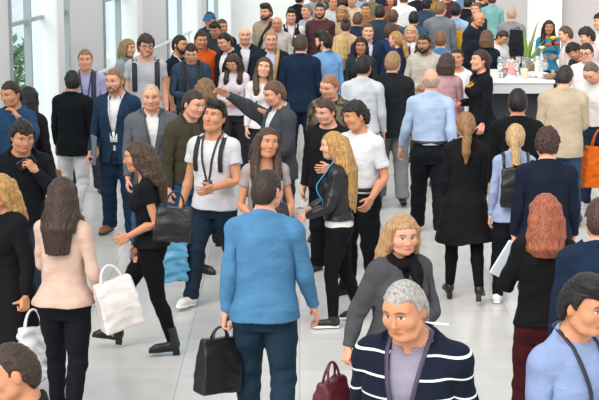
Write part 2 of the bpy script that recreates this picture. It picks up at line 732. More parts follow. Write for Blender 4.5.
def body_raw(sex, slim, h=0.005):
    J = JO[sex]
    am, lm = (.62 if slim[0] else 1.0), (.86 if slim[1] else 1.0)
    V = Vol((-.56, -.20, -.01), (.56, .20, 1.79), h)
    V.add(lambda p: d_torso(p, sex, -.013 * np.clip((1.47 - p[..., 2]) / .05, 0, 1)), (-.2, -.15, .80), (.2, .16, 1.60), 0.0)
    traps(V, sex, -.006)
    if sex == 'f':
        for s in (1, -1):
            V.ell((s * BUST[0][0], BUST[0][1], BUST[0][2]), BUST[1], 0.03)
    for t, s in (('L', 1), ('R', -1)):
        fm = 1.0 if sex == 'm' else 0.84
        V.ell(J['uarm' + t] + np.array([s * .004, 0, -.006]), (.050 * fm * am, .050 * fm * am, .052 * fm * am), 0.045)
        V.cone(J['uarm' + t], J['farm' + t], .047 * fm * am, .039 * fm * am, 0.03)
        d = J['hand' + t] - J['farm' + t]
        V.chain([J['farm' + t], J['farm' + t] + d * .3, J['hand' + t]], [.039 * fm * am, .043 * fm * am, .027 * fm], 0.012)
        hs = 1.0 if sex == 'm' else 0.92
        dd = d / np.linalg.norm(d)
        n = J['n' + t]
        R = np.stack([n, np.array([0, 1, 0]), dd], 1)
        V.box(J['palm' + t], (.0145 * hs, .042 * hs, .046 * hs), .0135 * hs, 0.014, R)
        for i in range(5):
            r = (.0092 if i < 4 else .0115) * hs
            a, b, c = J['f%da%s' % (i, t)], J['f%db%s' % (i, t)], J['f%de%s' % (i, t)]
            V.cone(a - (dd * .02 if i < 4 else 0), b, r, r * .95, 0.004)
            V.cone(b, c, r * .95, r * .78, 0.003)
        gl = 0.04 if sex == 'm' else 0.05
        V.chain([J['thigh' + t] + np.array([0, 0, -.03]), J['thigh' + t] + np.array([0, .0, -.2]), J['shin' + t]], [.084 * lm, .074 * lm, .050 * lm], gl)
        V.ell(J['thigh' + t] + np.array([0, .055, -.02]), (.068, .062, .078), 0.05)
        V.chain([J['shin' + t], J['shin' + t] + np.array([0, .022, -.13]), J['foot' + t]], [.049 * lm, .051 * lm, .034], 0.02)
        f = J['foot' + t]
        V.ell(f + np.array([0, .012, -.045]), (.033, .042, .036), 0.03)
        V.cone(f + np.array([0, -.02, -.035]), f + np.array([s * .012, -.135, -.062]), .034, .022, 0.03)
    head_vol(V, sex)
    return V.mesh()


def features(v):
    """Colour masks on the face: lips, brows, eye whites, iris."""
    x, y, z = np.abs(v[:, 0]), v[:, 1], v[:, 2]
    f = np.zeros((len(v), 4), F32)
    front = (y < -.07) & (z > 1.52)
    e = lambda cx, cz, rx, rz: ((x - cx) / rx) ** 2 + ((z - cz) / rz) ** 2
    sm = lambda q: np.clip(1.7 - q * 1.2, 0, 1)
    f[:, 0] = np.where(front & (y < -.09), np.maximum(sm(e(0, 1.582, .027, .0105)) * 0.9, sm(e(.046, 1.620, .024, .02)) * 0.18), 0)
    f[:, 0] = np.maximum(f[:, 0], np.where(front & (y < -.122), .18, 0))
    zb = 1.684 - np.clip(x - .036, 0, 1) * .35
    f[:, 1] = np.where(front, sm(((x - .034) / .023) ** 2 + ((z - zb) / .0055) ** 2), 0) * 0.8
    f[:, 2] = np.where(front & (y < -.085), sm(e(.032, 1.656, .0150, .0066)), 0)
    f[:, 3] = np.where(front & (y < -.085), np.maximum(sm(e(.032, 1.657, .0066, .007)) * 1.0, sm(((x - .033) / .018) ** 2 + ((z - 1.6645) / .0032) ** 2) * .75), 0)
    return f


def tris(q):
    return np.concatenate([q[:, [0, 1, 2]], q[:, [0, 2, 3]]]) if q.shape[1] == 4 else q


def body_proto(sex, lod, slim=(True, True)):
    key = ('body', sex, lod, slim)
    if key in PROTO:
        return PROTO[key]
    rk = ('bodyraw', sex, slim)
    if rk not in PROTO:
        PROTO[rk] = body_raw(sex, slim)
    v, q = PROTO[rk]
    foc = np.where((v[:, 2] > 1.53) & (v[:, 1] < -.03), 0.0, np.where((v[:, 2] < 1.0) & (np.abs(v[:, 0]) > .3), 0.0, 1.0))
    foc = np.round(foc, 1)
    ratio = .15 if lod == 0 else .055
    v2, t2 = decimate(v, q, ratio, foc if lod == 0 else np.where(foc == 0, 0.4, 1.0))
    W, off = skin_weights(v2, sex)
    PROTO[key] = dict(v=v2, f=t2, W=W, off=off, feat=features(v2))
    return PROTO[key]


# ------------------------------------------------------------------ pose
def rx(a):
    a = math.radians(a)
    c, s = math.cos(a), math.sin(a)
    return np.array([[1, 0, 0], [0, c, -s], [0, s, c]])


def ry(a):
    a = math.radians(a)
    c, s = math.cos(a), math.sin(a)
    return np.array([[c, 0, s], [0, 1, 0], [-s, 0, c]])


def rz(a):
    a = math.radians(a)
    c, s = math.cos(a), math.sin(a)
    return np.array([[c, -s, 0], [s, c, 0], [0, 0, 1]])


def aim(a, b):
    a = a / np.linalg.norm(a)
    b = b / np.linalg.norm(b)
    v = np.cross(a, b)
    c = float(a @ b)
    K = np.array([[0, -v[2], v[1]], [v[2], 0, -v[0]], [-v[1], v[0], 0]])
    return np.eye(3) + K + K @ K / (1 + c + 1e-9)


ARMS = {'down': (4, 9, 14, 15), 'loose': (-2, 12, 20, 20), 'fwd': (22, 8, 22, 15), 'back': (-24, 9, 14, 5), 'phone': (30, 8, 92, 40), 'clasp': (10, 12, 78, 62),
        'hold': (8, 10, 88, 25), 'face': (42, 24, 138, 30), 'ear': (48, 42, 142, 5), 'point': (78, 12, 8, 10), 'pocket': (-14, 20, 50, 40), 'behind': (-28, 14, 40, -60),
        'cross': (22, 10, 95, 70), 'strap': (25, 20, 135, 20), 'reach': (48, 8, 35, 20), 'mouth': (38, 20, 128, 50)}


def solve_pose(sex, po, seed=0):
    J = JO[sex]
    r = random.Random(seed)
    R, P = {}, {}
    lean, side, twist = po.get('lean', 2), po.get('side', 0), po.get('twist', 0)
    look = po.get('look', (0, 4, 0))
    R['pelvis'] = ry(side * .3) @ rx(lean * .25)
    P['pelvis'] = J['pelvis']

    def child(b, Rb):
        p = PARENT[b]
        R[b] = Rb
        P[b] = P[p] + R[p] @ (J[b] - J[p])
    child('spine', rz(twist * .4) @ ry(side * .6) @ rx(lean * .6))
    child('chest', rz(twist) @ ry(side) @ rx(lean))
    base = rz(twist) @ ry(side * .6) @ rx(lean * .35)
    child('neck', base @ rz(look[0] * .45) @ ry(look[2] * .5) @ rx(look[1] * .5))
    child('head', base @ rz(look[0]) @ ry(look[2]) @ rx(look[1]))
    Rc = R['chest']
    for t, s in (('L', 1), ('R', -1)):
        a = po.get('a' + t, 'down')
        fl, ab, el, inw = ARMS[a] if isinstance(a, str) else a
        if isinstance(a, str):
            fl += r.uniform(-3, 3)
            el += r.uniform(-4, 4)
        fl, ab, el, inw = map(math.radians, (fl, ab, el, inw))
        u = np.array([s * math.sin(ab), -math.sin(fl) * math.cos(ab), -math.cos(fl) * math.cos(ab)])
        g = np.array([0, -.75, .45])
        h0 = g - (g @ u) * u
        h0 /= np.linalg.norm(h0)
        iv = np.array([-s, 0, 0]) - (np.array([-s, 0, 0]) @ u) * u
        iv -= (iv @ h0) * h0
        iv /= np.linalg.norm(iv) + 1e-9
        f = math.cos(el) * u + math.sin(el) * (math.cos(inw) * h0 + math.sin(inw) * iv)
        d0 = np.array([s * AD[0], 0, AD[2]])
        child('uarm' + t, aim(Rc @ d0, Rc @ u) @ Rc)
        Ru = R['uarm' + t]
        child('farm' + t, aim(Ru @ d0, Rc @ f) @ Ru)
        Rf = R['farm' + t]
        hand = po.get('w' + t, (0, 0))                     # wrist: bend to palm, twist
        ax = Rf @ d0
        tw = math.radians(hand[1])
        K = np.array([[0, -ax[2], ax[1]], [ax[2], 0, -ax[0]], [-ax[1], ax[0], 0]])
        Rt = np.eye(3) + math.sin(tw) * K + (1 - math.cos(tw)) * K @ K
        child('hand' + t, Rt @ Rf @ ry(s * hand[0]))
        cu = po.get('h' + t, .28)
        for i in range(5):
            k = 1.0 if i < 4 else .45
            ca = cu * (62 + 6 * i) * k
            Rh = R['hand' + t]
            R1 = Rh @ ry(s * ca)
            child('f%da%s' % (i, t), R1)
            child('f%db%s' % (i, t), R1 @ ry(s * cu * 95 * k))
        lg = po.get('l' + t, (0, 2, 3, 0))
        lf, kn, la, fp = lg
        la = math.radians(la)
        lr = math.radians(lf)
        d = np.array([s * math.sin(la), -math.sin(lr) * math.cos(la), -math.cos(lr) * math.cos(la)])
        Rp = R['pelvis']
        child('thigh' + t, aim(np.array([0, 0, -1.0]), d) @ rz(s * po.get('toe', 8)))
        sk = math.radians(lf - kn)
        d2 = np.array([s * math.sin(la), -math.sin(sk) * math.cos(la), -math.cos(sk) * math.cos(la)])
        child('shin' + t, aim(np.array([0, 0, -1.0]), d2) @ rz(s * po.get('toe', 8)))
        child('foot' + t, rz(s * po.get('toe', 8)) @ rx(fp))
    return R, P


def walk(lead, amp=22):
    """Legs in mid stride; lead is the leg in front."""
    fr = (amp, 6, 2, -6)
    rr = (-amp * .75, amp * .9, 2, amp * 1.1)
    return {'l' + lead: fr, 'l' + ('R' if lead == 'L' else 'L'): rr, 'toe': 4}


def pose_verts(pr, sex, RP, girth, S, dz):
    R, P = RP
    J = JO[sex]
    v = pr['v'] + pr['off'] * (girth - 1)
    W = pr['W']
    out = np.zeros((len(v), 3))
    for b in BONES:
        w = W[:, BI[b]]
        m = w > 0
        if m.any():
            out[m] += w[m, None] * ((v[m] - J[b]) @ R[b].T + P[b])
    out[:, 2] += dz
    return (out * S).astype(F32)


def pose_point(p, bone, sex, RP, S, dz):
    R, P = RP
    q = R[bone] @ (np.asarray(p, float) - JO[sex][bone]) + P[bone]
    q[2] += dz
    return q * S


def skinned_obj(name, pr, verts, mat, parent=None):
    me = mesh_from(name, verts, pr['f'])
    n = len(me.vertices)
    at = me.attributes.new('rest', 'FLOAT_VECTOR', 'POINT')
    at.data.foreach_set('vector', pr['v'].astype(F32).ravel())
    if 'feat' in pr:
        at = me.attributes.new('feature', 'FLOAT_COLOR', 'POINT')
        at.data.foreach_set('color', pr['feat'].ravel())
    return add_obj(name, me, mat, parent)
# ------------------------------------------------------------------ garments, modelled around the rest pose
NOFING = [b for b in BONES if b[0] != 'f' or b.startswith(('farm', 'foot'))]


def folds(p, amp, k=1.0):
    x, y, z = p[..., 0], p[..., 1], p[..., 2]
    a = np.sin(k * (34 * z + 20 * np.abs(x)) + 2.4 * np.sin(11 * y + 9 * x))
    b = np.sin(k * (61 * z - 27 * y) + 2 * np.sin(16 * x + 5 * z))
    c = np.sin(k * (23 * x + 17 * z) + 1.5 * np.sin(13 * z))
    return amp * (.5 * a + .3 * b + .4 * c)


UPPER = {  # offset, hem z, hem flare, sleeve end (share of the arm; 0 none), cuff radius, neck height, neck slope, fold depth
    'tee': (.014, .86, .026, .30, .072, 1.492, .50, .0035), 'polo': (.014, .87, .026, .30, .070, 1.500, .45, .0035),
    'shirt': (.016, .84, .026, .98, .036, 1.505, .40, .0045), 'shirtin': (.015, .985, .004, .98, .036, 1.505, .40, .0045),
    'rolled': (.015, .985, .004, .60, .050, 1.505, .40, .0045), 'shortin': (.016, .97, .004, .40, .066, 1.505, .40, .0045),
    'sweater': (.022, .88, .026, .98, .042, 1.500, .45, .0035), 'blouse': (.016, .88, .04, .95, .046, 1.490, .75, .005),
    'top': (.011, .90, .026, .26, .060, 1.485, .85, .0035), 'jacket': (.030, .90, .0, .98, .044, 1.505, .42, .0050),
    'blazer': (.028, .79, .012, .97, .042, 1.505, .40, .0030), 'crop': (.024, .98, .006, .98, .040, 1.505, .40, .004),
    'coat': (.030, .52, .07, .98, .046, 1.505, .42, .004), 'cardigan': (.026, .86, .012, .98, .044, 1.505, .40, .004), 'vest': (.024, .90, .0, 0, 0, 1.495, .6, .002),
    'inner': (.009, .92, 0, 0, 0, 1.500, .60, .001), 'dress': (.014, .50, .05, .28, .060, 1.485, .8, .004)}
COLLARED = ('polo', 'shirt', 'shirtin', 'rolled', 'shortin', 'inner', 'jacket', 'blazer', 'coat', 'crop')
OPEN = ('cardigan', 'blazer', 'coat', 'crop', 'vest')


def torso_off(sex, o, hem, flare):
    T = TORSO[sex]

    def prof(z):
        a, b, c = [np.interp(z, T[:, 0], T[:, i]) for i in (1, 2, 3)]
        t = np.clip((1.02 - z) / (1.02 - min(hem, .99)), 0, 1)
        # clothes hang from chest to hip instead of following the waist
        w = np.clip((1.30 - z) / .1, 0, 1) * np.clip((z - .9) / .08, 0, 1)
        loose = .35 if sex == 'f' else .6
        a = a + w * loose * np.maximum(T[6, 1] * .97 - a, 0)
        b = b + w * loose * np.maximum(T[6, 2] * .97 - b, 0)
        low = np.clip((.86 - z) / .3, 0, 1)
        a = np.where(z < .86, T[1, 1], a) + flare * t
        b = np.where(z < .86, T[1, 2] * (1 - .05 * low), b) + flare * t
        return a, b, c
    return prof


def upper_proto(kind, sex, lod):
    key = ('up', kind, sex, lod)
    if key in PROTO:
        return PROTO[key]
    o, hem, flare, slv, cuff, nz, nk, amp = UPPER[kind]
    J = JO[sex]
    V = Vol((-.53, -.24, hem - .03), (.53, .25, 1.60), .009)
    prof = torso_off(sex, o, hem, flare)

    def wedge(z):
        if kind == 'vest':
            return np.interp(z, [.7, 1.12, 1.46], [-.02, -.004, .06])
        if kind == 'coat':
            return np.interp(z, [.5, 1.30, 1.48], [-.03, -.01, .05])
        if kind == 'cardigan':
            return np.interp(z, [.8, 1.00, 1.46], [.0, .016, .062])
        return np.interp(z, [.6, .92, 1.06, 1.46], [.10, .02, .004, .072])

    def tor(p):
        z = p[..., 2]
        a, b, c = prof(z)
        a, b = a + o, b + o
        e = 2.35
        ax, ay = np.abs(p[..., 0]) / a, np.abs(p[..., 1] - c) / b
        d = ((ax ** e + ay ** e) ** (1 / e) - 1) * np.minimum(a, b)
        if kind in ('blazer', 'coat', 'crop'):                      # lapels
            w = wedge(z)
            lw = np.interp(z, [1.06, 1.30, 1.36, 1.37, 1.48], [.005, .062, .072, .045, .05])
            m = (p[..., 1] < 0) & (np.abs(p[..., 0]) < w + lw) & (z > 1.06)
            d = d - .007 * m
        return np.maximum(d, np.maximum(hem - z, z - 1.60))
    V.add(tor, (-.34, -.24, hem), (.34, .25, 1.60), 0)
    if sex == 'f' and kind != 'vest':
        for s in (1, -1):
            V.ell((s * BUST[0][0], BUST[0][1], BUST[0][2]), tuple(r + o for r in BUST[1]), .035)
    traps(V, sex, o)
    fm = 1.0 if sex == 'm' else .84
    for t, s in (('L', 1), ('R', -1)):
        if slv > 0:
            A, B, C = J['uarm' + t], J['farm' + t], J['hand' + t]
            V.ell(A + np.array([s * .004, 0, -.006]), tuple((.052 * fm + o * .9,) * 3), .045)
            L1, L2 = .29, .25
            end = slv * (L1 + L2)
            d = (B - A) / L1
            E = A + d * end
            r0, r1 = .051 * fm + o, .044 * fm + o * .9
            G = Vol.__new__(Vol)
            G.lo, G.h, G.n, G.f = V.lo, V.h, V.n, np.full(V.n, 1.0, F32)
            if end < L1:
                G.cone(A, E + d * .01, r0, cuff * (1 if sex == 'm' else .9))
            else:
                rc = cuff * fm if end > .45 else cuff * fm + .004
                G.cone(A, B, r0, r1)
                G.cone(B, E + d * .01, r1, rc, .01)
            _, p = G.pts()
            G.f = np.maximum(G.f, ((p - E.astype(F32)) @ d.astype(F32)))
            V.f = smin(V.f, G.f, .03)
    if kind == 'vest':
        for s in (1, -1):
            V.sub(lambda p, s=s: d_cone(p, (s * .21, .012, 1.46), (s * .19, .012, 1.30), .06, .05), (s * .20 - .1, -.06, 1.2), (s * .20 + .1, .09, 1.55), .01)
    _, p = V.pts()
    V.f = V.f + folds(p, amp).astype(F32)
    V.cut(lambda p: np.minimum(p[..., 2] - (nz + nk * (p[..., 1] - .02)), .105 - np.abs(p[..., 0])), .004)
    if kind in OPEN:
        V.cut(lambda p: -np.maximum(np.abs(p[..., 0]) - wedge(p[..., 2]), p[..., 1] + .03), .006)
    if kind in COLLARED:
        ro = .066 if kind in ('inner', 'shirt', 'shirtin', 'rolled', 'polo', 'shortin') else .082
        ro *= (1.0 if sex == 'm' else .88)
        hgt = .034 if ro < .08 else .036

        def collar(p):
            zb = 1.478 + .42 * (p[..., 1] - .0) if ro < .08 else 1.476 + .36 * p[..., 1]
            rr = np.sqrt(p[..., 0] ** 2 + ((p[..., 1] - .018) / 1.02) ** 2)
            ring = np.abs(rr - ro - .25 * (zb + hgt - p[..., 2])) - .006
            d = np.maximum(ring, np.abs(p[..., 2] - zb - hgt / 2 + .006) - hgt / 2)
            gap = .014 if ro < .08 else .05
            return np.maximum(d, -np.maximum(np.abs(p[..., 0]) - gap, p[..., 1] + .01))
        V.add(collar, (-.13, -.12, 1.40), (.13, .15, 1.59), .004)
    v, q = V.mesh()
    v, f = decimate(v, q, .30 if lod == 0 else .13)
    W, off = skin_weights(v, sex, NOFING)
    PROTO[key] = dict(v=v, f=f, W=W, off=off)
    return PROTO[key]


LOWER = {  # offset at hip, knee radius, ankle radius, hem z, waist z, fold depth
    'trousers': (.014, .082, .074, .045, 1.03, .004), 'slim': (.009, .069, .052, .075, 1.02, .0035), 'jeans': (.012, .076, .062, .055, 1.02, .0045),
    'leggings': (.006, .061, .042, .08, 1.03, .001), 'wide': (.014, .10, .11, .05, 1.05, .004), 'shorts': (.016, .095, .095, .46, 1.02, .003)}


def lower_proto(kind, sex, lod):
    key = ('low', kind, sex, lod)
    if key in PROTO:
        return PROTO[key]
    J = JO[sex]
    if kind == 'skirt':
        V = Vol((-.28, -.22, .42), (.28, .24, 1.08), .009)

        def sk(p):
            z = p[..., 2]
            a = np.interp(z, [.44, .70, .92, 1.04], [.165, .182, .184, .15])
            b = np.interp(z, [.44, .70, .92, 1.04], [.118, .128, .138, .108])
            d = (np.sqrt((p[..., 0] / a) ** 2 + ((p[..., 1] - .012) / b) ** 2) - 1) * b
            return np.maximum(d, np.maximum(.45 - z, z - 1.04))
        V.add(sk, (-.2, -.16, .45), (.2, .18, 1.04))
        amp = .003
    else:
        o, kr, ar, hem, wz, amp = LOWER[kind]
        V = Vol((-.30, -.22, hem - .03), (.30, .24, 1.10), .009)
        V.add(lambda p: d_torso(p, sex, np.interp(p[..., 2], [.88, .99], [o, .003]), None, .775), (-.21, -.16, .77), (.21, .18, 1.10), 0)
        kr = max(kr, .058 + o * .6)
        for t, s in (('L', 1), ('R', -1)):
            A, B, C = J['thigh' + t], J['shin' + t], J['foot' + t]
            G = Vol.__new__(Vol)
            G.lo, G.h, G.n, G.f = V.lo, V.h, V.n, np.full(V.n, 1.0, F32)
            G.chain([A + np.array([0, 0, -.03]), A + np.array([0, 0, -.2]), B], [.090 + o, .082 + o, kr], .03)
            G.cone(B, B + np.array([0, .016, -.14]), kr, max(kr * .95, .056 + o), .02)
            G.cone(B + np.array([0, .016, -.14]), C + np.array([0, 0, -.05]), max(kr * .95, .056 + o), ar, .02)
            G.ell(A + np.array([0, .055, -.02]), (.075 + o, .07 + o, .085 + o), .05)
            V.f = smin(V.f, G.f, .012)
        V.cut(lambda p: np.maximum(p[..., 2] - wz, hem - p[..., 2]))
    _, p = V.pts()
    fade = (1.0 + 1.2 * np.exp(-((p[..., 2] - .46) / .09) ** 2) + 1.2 * np.exp(-((p[..., 2] - .12) / .07) ** 2)).astype(F32)
    V.f = V.f + (folds(p, amp, 1.1) * fade).astype(F32)
    v, q = V.mesh()
    v, f = decimate(v, q, .28 if lod == 0 else .12)
    W, off = skin_weights(v, sex, NOFING)
    PROTO[key] = dict(v=v, f=f, W=W, off=off)
    return PROTO[key]


def belt_proto(sex, lod):
    key = ('belt', sex)
    if key not in PROTO:
        V = Vol((-.22, -.18, .95), (.22, .20, 1.08), .007)
        V.add(lambda p: np.maximum(np.abs(d_torso(p, sex, .018)) - .008, np.abs(p[..., 2] - 1.005) - .019), (-.21, -.17, .98), (.21, .19, 1.03))
        v, q = V.mesh()
        v, f = decimate(v, q, .3)
        W, off = skin_weights(v, sex, NOFING)
        PROTO[key] = dict(v=v, f=f, W=W, off=off)
    return PROTO[key]


def shoe_proto(kind, sex, t, part):
    """part: 'upper' or 'sole'."""
    key = ('shoe', kind, sex, t, part)
    if key in PROTO:
        return PROTO[key]
    J = JO[sex]
    f = J['foot' + t]
    s = 1 if t == 'L' else -1
    k = 1.0 if sex == 'm' else .92
    x0 = f[0] + s * .004
    V = Vol((x0 - .10, -.25, -.07), (x0 + .10, .15, .36), .006)
    lift = {'heel': .055, 'boot': .035}.get(kind, 0)

    def drop(y):                                             # height of the sole under the foot
        return lift * np.clip((y + .10) / .13, 0, 1)
    if part == 'upper':
        V.ell((x0, .035, .052), (.038 * k, .048 * k, .052), 0)
        V.cone((x0, .03, .045), (x0 + s * .008, -.125 * k, .036), .040 * k, .040 * k, .02)
        V.ell((x0 + s * .006, -.150 * k, .026), (.036 * k, .05 * k, .026), .015)
        if kind == 'boot':
            V.cone((x0 - s * .004, .022, .06), (x0 - s * .004, .022, .20), .045, .052, .02)
            V.cut(lambda p: p[..., 2] - .20)
        elif kind == 'sneaker':
            V.cone((x0, .02, .05), (x0, .02, .10), .045, .045, .02)
            V.cut(lambda p: p[..., 2] - .105)
        else:
            V.cone((x0, .025, .05), (x0, .022, .085), .043, .042, .02)
            V.cut(lambda p: p[..., 2] - .088 if kind == 'shoe' else p[..., 2] - .085 + np.clip(-p[..., 1], 0, .1) * .45)
        V.cut(lambda p: .012 - p[..., 2])
    else:
        def sole(p):
            y = p[..., 1]
            w = np.interp(y, [-.20, -.17, -.12, -.04, .03, .08], [.012, .036, .044, .034, .038, .022]) * k
            cx = x0 + s * np.interp(y, [-.2, -.1, .08], [.008, .008, 0])
            th = .024 if kind == 'sneaker' else .016
            d = np.maximum(np.abs(p[..., 0] - cx) - w, np.maximum(np.abs(p[..., 2] - th / 2) - th / 2, np.abs(y + .058) - .140 * k))
            return d
        V.add(sole, (x0 - .06, -.21, 0), (x0 + .06, .09, .024))
        if lift:
            V.add(lambda p: np.maximum(np.maximum(np.abs(p[..., 0] - x0) - .024, np.abs(p[..., 1] - .045) - .028), np.abs(p[..., 2] + lift / 2) - lift / 2 - .004), (x0 - .03, .01, -lift), (x0 + .03, .08, .02))
    v, q = V.mesh()
    v, fc = decimate(v, q, .35)
    W = np.zeros((len(v), len(BONES)), F32)
    up = np.clip((v[:, 2] - .09) / .06, 0, 1)
    W[:, BI['foot' + t]] = 1 - up
    W[:, BI['shin' + t]] = up
    PROTO[key] = dict(v=v, f=fc, W=W, off=np.zeros_like(v), lift=lift)
    return PROTO[key]


# ------------------------------------------------------------------ hair
def hair_vol(style, sex):
    V = Vol((-.21, -.21, .98 if style == 'verylong' else 1.18), (.21, .30, 1.84), .006)

    def capsk(o, top):
        def fn(p):
            a = d_ell(p, (0, -.006, 1.657), (.079 + o, .100 + o, .106 + top))
            b = d_ell(p, (0, .02, 1.625), (.070 + o, .075 + o, .085 + o))
            return smin(a, b, .03)
        return fn
    thick = {'buzz': (.005, .006), 'short': (.012, .020), 'crew': (.010, .016), 'quiff': (.012, .026), 'messy': (.020, .030), 'curly': (.028, .040), 'balding': (.010, .006),
             'bald': (.004, .003), 'long': (.016, .018), 'verylong': (.014, .018), 'mid': (.016, .020), 'longfront': (.016, .018), 'bob': (.024, .024), 'pony': (.012, .014), 'lowpony': (.014, .016), 'bun': (.012, .014), 'updo': (.02, .026), 'swept': (.018, .030),
             'shag': (.026, .03)}[style]
    V.add(capsk(*thick), (-.13, -.16, 1.50), (.13, .16, 1.81))
    zf0 = {'buzz': 1.722, 'crew': 1.722, 'quiff': 1.716, 'curly': 1.704, 'messy': 1.706, 'swept': 1.710, 'balding': 1.74, 'bald': 1.75}.get(style, 1.714)
    nape = {'long': 1.30, 'verylong': 1.1, 'mid': 1.40, 'longfront': 1.3, 'bob': 1.50, 'shag': 1.52, 'pony': 1.555, 'lowpony': 1.545, 'bun': 1.555, 'updo': 1.55}.get(style, 1.562 if sex == 'm' else 1.545)

    def keep(p):
        x, y, z = np.abs(p[..., 0]), p[..., 1], p[..., 2]
        if style in ('long', 'verylong', 'mid', 'longfront', 'bob', 'shag'):
            zf = 1.722 - .06 * np.clip(x - .01, 0, 1) - 2.5 * x * x
            yt = np.interp(z, [1.55, 1.62, 1.70, 1.72], [-.02, -.040, -.056, -.066])
        else:
            zf = zf0 - 1.2 * x * x + .010 * np.clip((x - .03) / .02, 0, 1)
            yt = np.interp(z, [1.55, 1.60, 1.628, 1.636, 1.70, 1.72], [.058, .036, .012, -.020, -.040, -.060])
        d = np.minimum(zf - z, yt - y)
        ear = np.sqrt(((y - .004) / .024) ** 2 + ((z - 1.635) / .036) ** 2) - 1
        d2 = np.maximum(d, nape - z)
        if sex == 'm' or style in ('pony', 'bun', 'updo', 'lowpony'):
            d2 = np.maximum(d2, -ear * .025)
        return d2
    V.cut(keep, .006)
    if style == 'balding':
        V.cut(lambda p: np.maximum(p[..., 2] - (1.700 + .35 * np.clip(p[..., 1] - .05, 0, 1)), 0) - .0005 + 0 * p[..., 0], .004)
    if style == 'bald':
        V.cut(lambda p: p[..., 2] - 1.66, .004)
    if style in ('quiff', 'swept'):
        V.cone((-.045, -.075, 1.755), (.045, -.085, 1.750), .026, .022, .02)
        if style == 'swept':
            V.ell((.0, -.03, 1.765), (.075, .075, .035), .03)
    if style in ('long', 'verylong', 'mid', 'longfront', 'bob', 'shag'):
        end = {'bob': 1.52, 'shag': 1.50, 'long': 1.26, 'verylong': 1.04, 'mid': 1.385, 'longfront': 1.28}[style]
        for i in range(-3, 4):
            x = i * .027
            yb = .045 + .055 * math.cos(i * .42)
            pts = [(x * .72, yb, 1.69), (x * 1.05, yb + .018, 1.60), (x * 1.2, yb + .040, 1.50)]
            rs = [.030, .032, .030]
            if end < 1.45:
                pts += [(x * 1.1, yb + .066, 1.43), (x * .9, yb + .062, end)]
                rs += [.028, .016]
                if style == 'verylong':
                    pts[-1:] = [(x * 1.0, yb + .060, 1.24), (x * .75, yb + .052, end + .02 * abs(i))]
                    rs[-1:] = [.028, .012]
            else:
                pts[-1] = (x * 1.15, yb + .016, end)
            V.chain(pts, rs, .012)
        for s in (1, -1):
            for q in ((0, 1), (1, .8)) if style != 'longfront' else ((0, 1), (1, .8), (.5, 1.25)):
                dx, dl = q
                pts = [(s * .045, -.050 + dx * .04, 1.745), (s * .078, -.040 + dx * .05, 1.69), (s * .086, -.034 + dx * .055, 1.60)]
                rs = [.014, .022, .026]
                if style == 'longfront':
                    pts += [(s * (.092 + .012 * dx), -.052 + dx * .04, 1.49), (s * (.088 + .02 * dx), -.118 + dx * .035, 1.38), (s * (.085 + .03 * dx), -.135 + dx * .02, 1.38 - .14 * dl)]
                    rs += [.030, .030, .012]
                elif style in ('long', 'verylong', 'mid'):
                    pts += [(s * .10, .02 + dx * .03, 1.50), (s * .10, .10, 1.42)]
                    rs += [.028, .024]
                else:
                    pts += [(s * .082, -.016 + dx * .04, end)]
                    rs += [.024]
                V.chain(pts, rs, .018)
    if style == 'pony':
        V.chain([(0, .09, 1.715), (0, .145, 1.70), (0, .165, 1.62), (0, .160, 1.50), (0, .165, 1.36)], [.026, .030, .036, .032, .010], .015)
    if style == 'lowpony':
        V.chain([(0, .085, 1.62), (0, .125, 1.585), (0, .140, 1.50), (0, .160, 1.40), (0, .165, 1.30)], [.028, .034, .042, .038, .012], .02)
    if style == 'bun':
        V.ell((0, .10, 1.745), (.045, .042, .042), .008)
    if style == 'updo':
        V.ell((0, .085, 1.66), (.065, .05, .06), .02)
    _, p = V.pts()
    a, b = (.0022, 170) if style not in ('curly', 'messy', 'shag') else (.006, 75)
    x, y, z = p[..., 0], p[..., 1], p[..., 2]
    if style in ('curly', 'messy', 'shag'):
        n = np.sin(b * x + 3 * np.sin(50 * z)) * np.sin(b * z + 2 * np.sin(60 * y)) + .6 * np.sin(b * y + 2 * np.sin(70 * x))
    else:
        n = np.sin(b * (x + .25 * np.sin(14 * z)) + 60 * y * (z > 1.6)) + .6 * np.sin(b * .55 * (x * 1.3 + .2 * np.sin(19 * z + 1)))
    V.f = V.f + (a * n).astype(F32)
    return V


def head_weights(v, soft=False):
    W = np.zeros((len(v), len(BONES)), F32)
    if soft:
        h = np.clip((v[:, 2] - 1.47) / .11, 0, 1)
    else:
        h = np.ones(len(v))
    W[:, BI['head']] = h
    W[:, BI['chest']] = 1 - h
    return W


def hair_proto(style, sex, lod):
    key = ('hair', style, sex, lod)
    if key not in PROTO:
        v, q = hair_vol(style, sex).mesh()
        v, f = decimate(v, q, .30 if lod == 0 else .12)
        PROTO[key] = dict(v=v, f=f, W=head_weights(v, style in ('long', 'verylong', 'mid', 'longfront', 'pony', 'lowpony')), off=np.zeros_like(v))
    return PROTO[key]


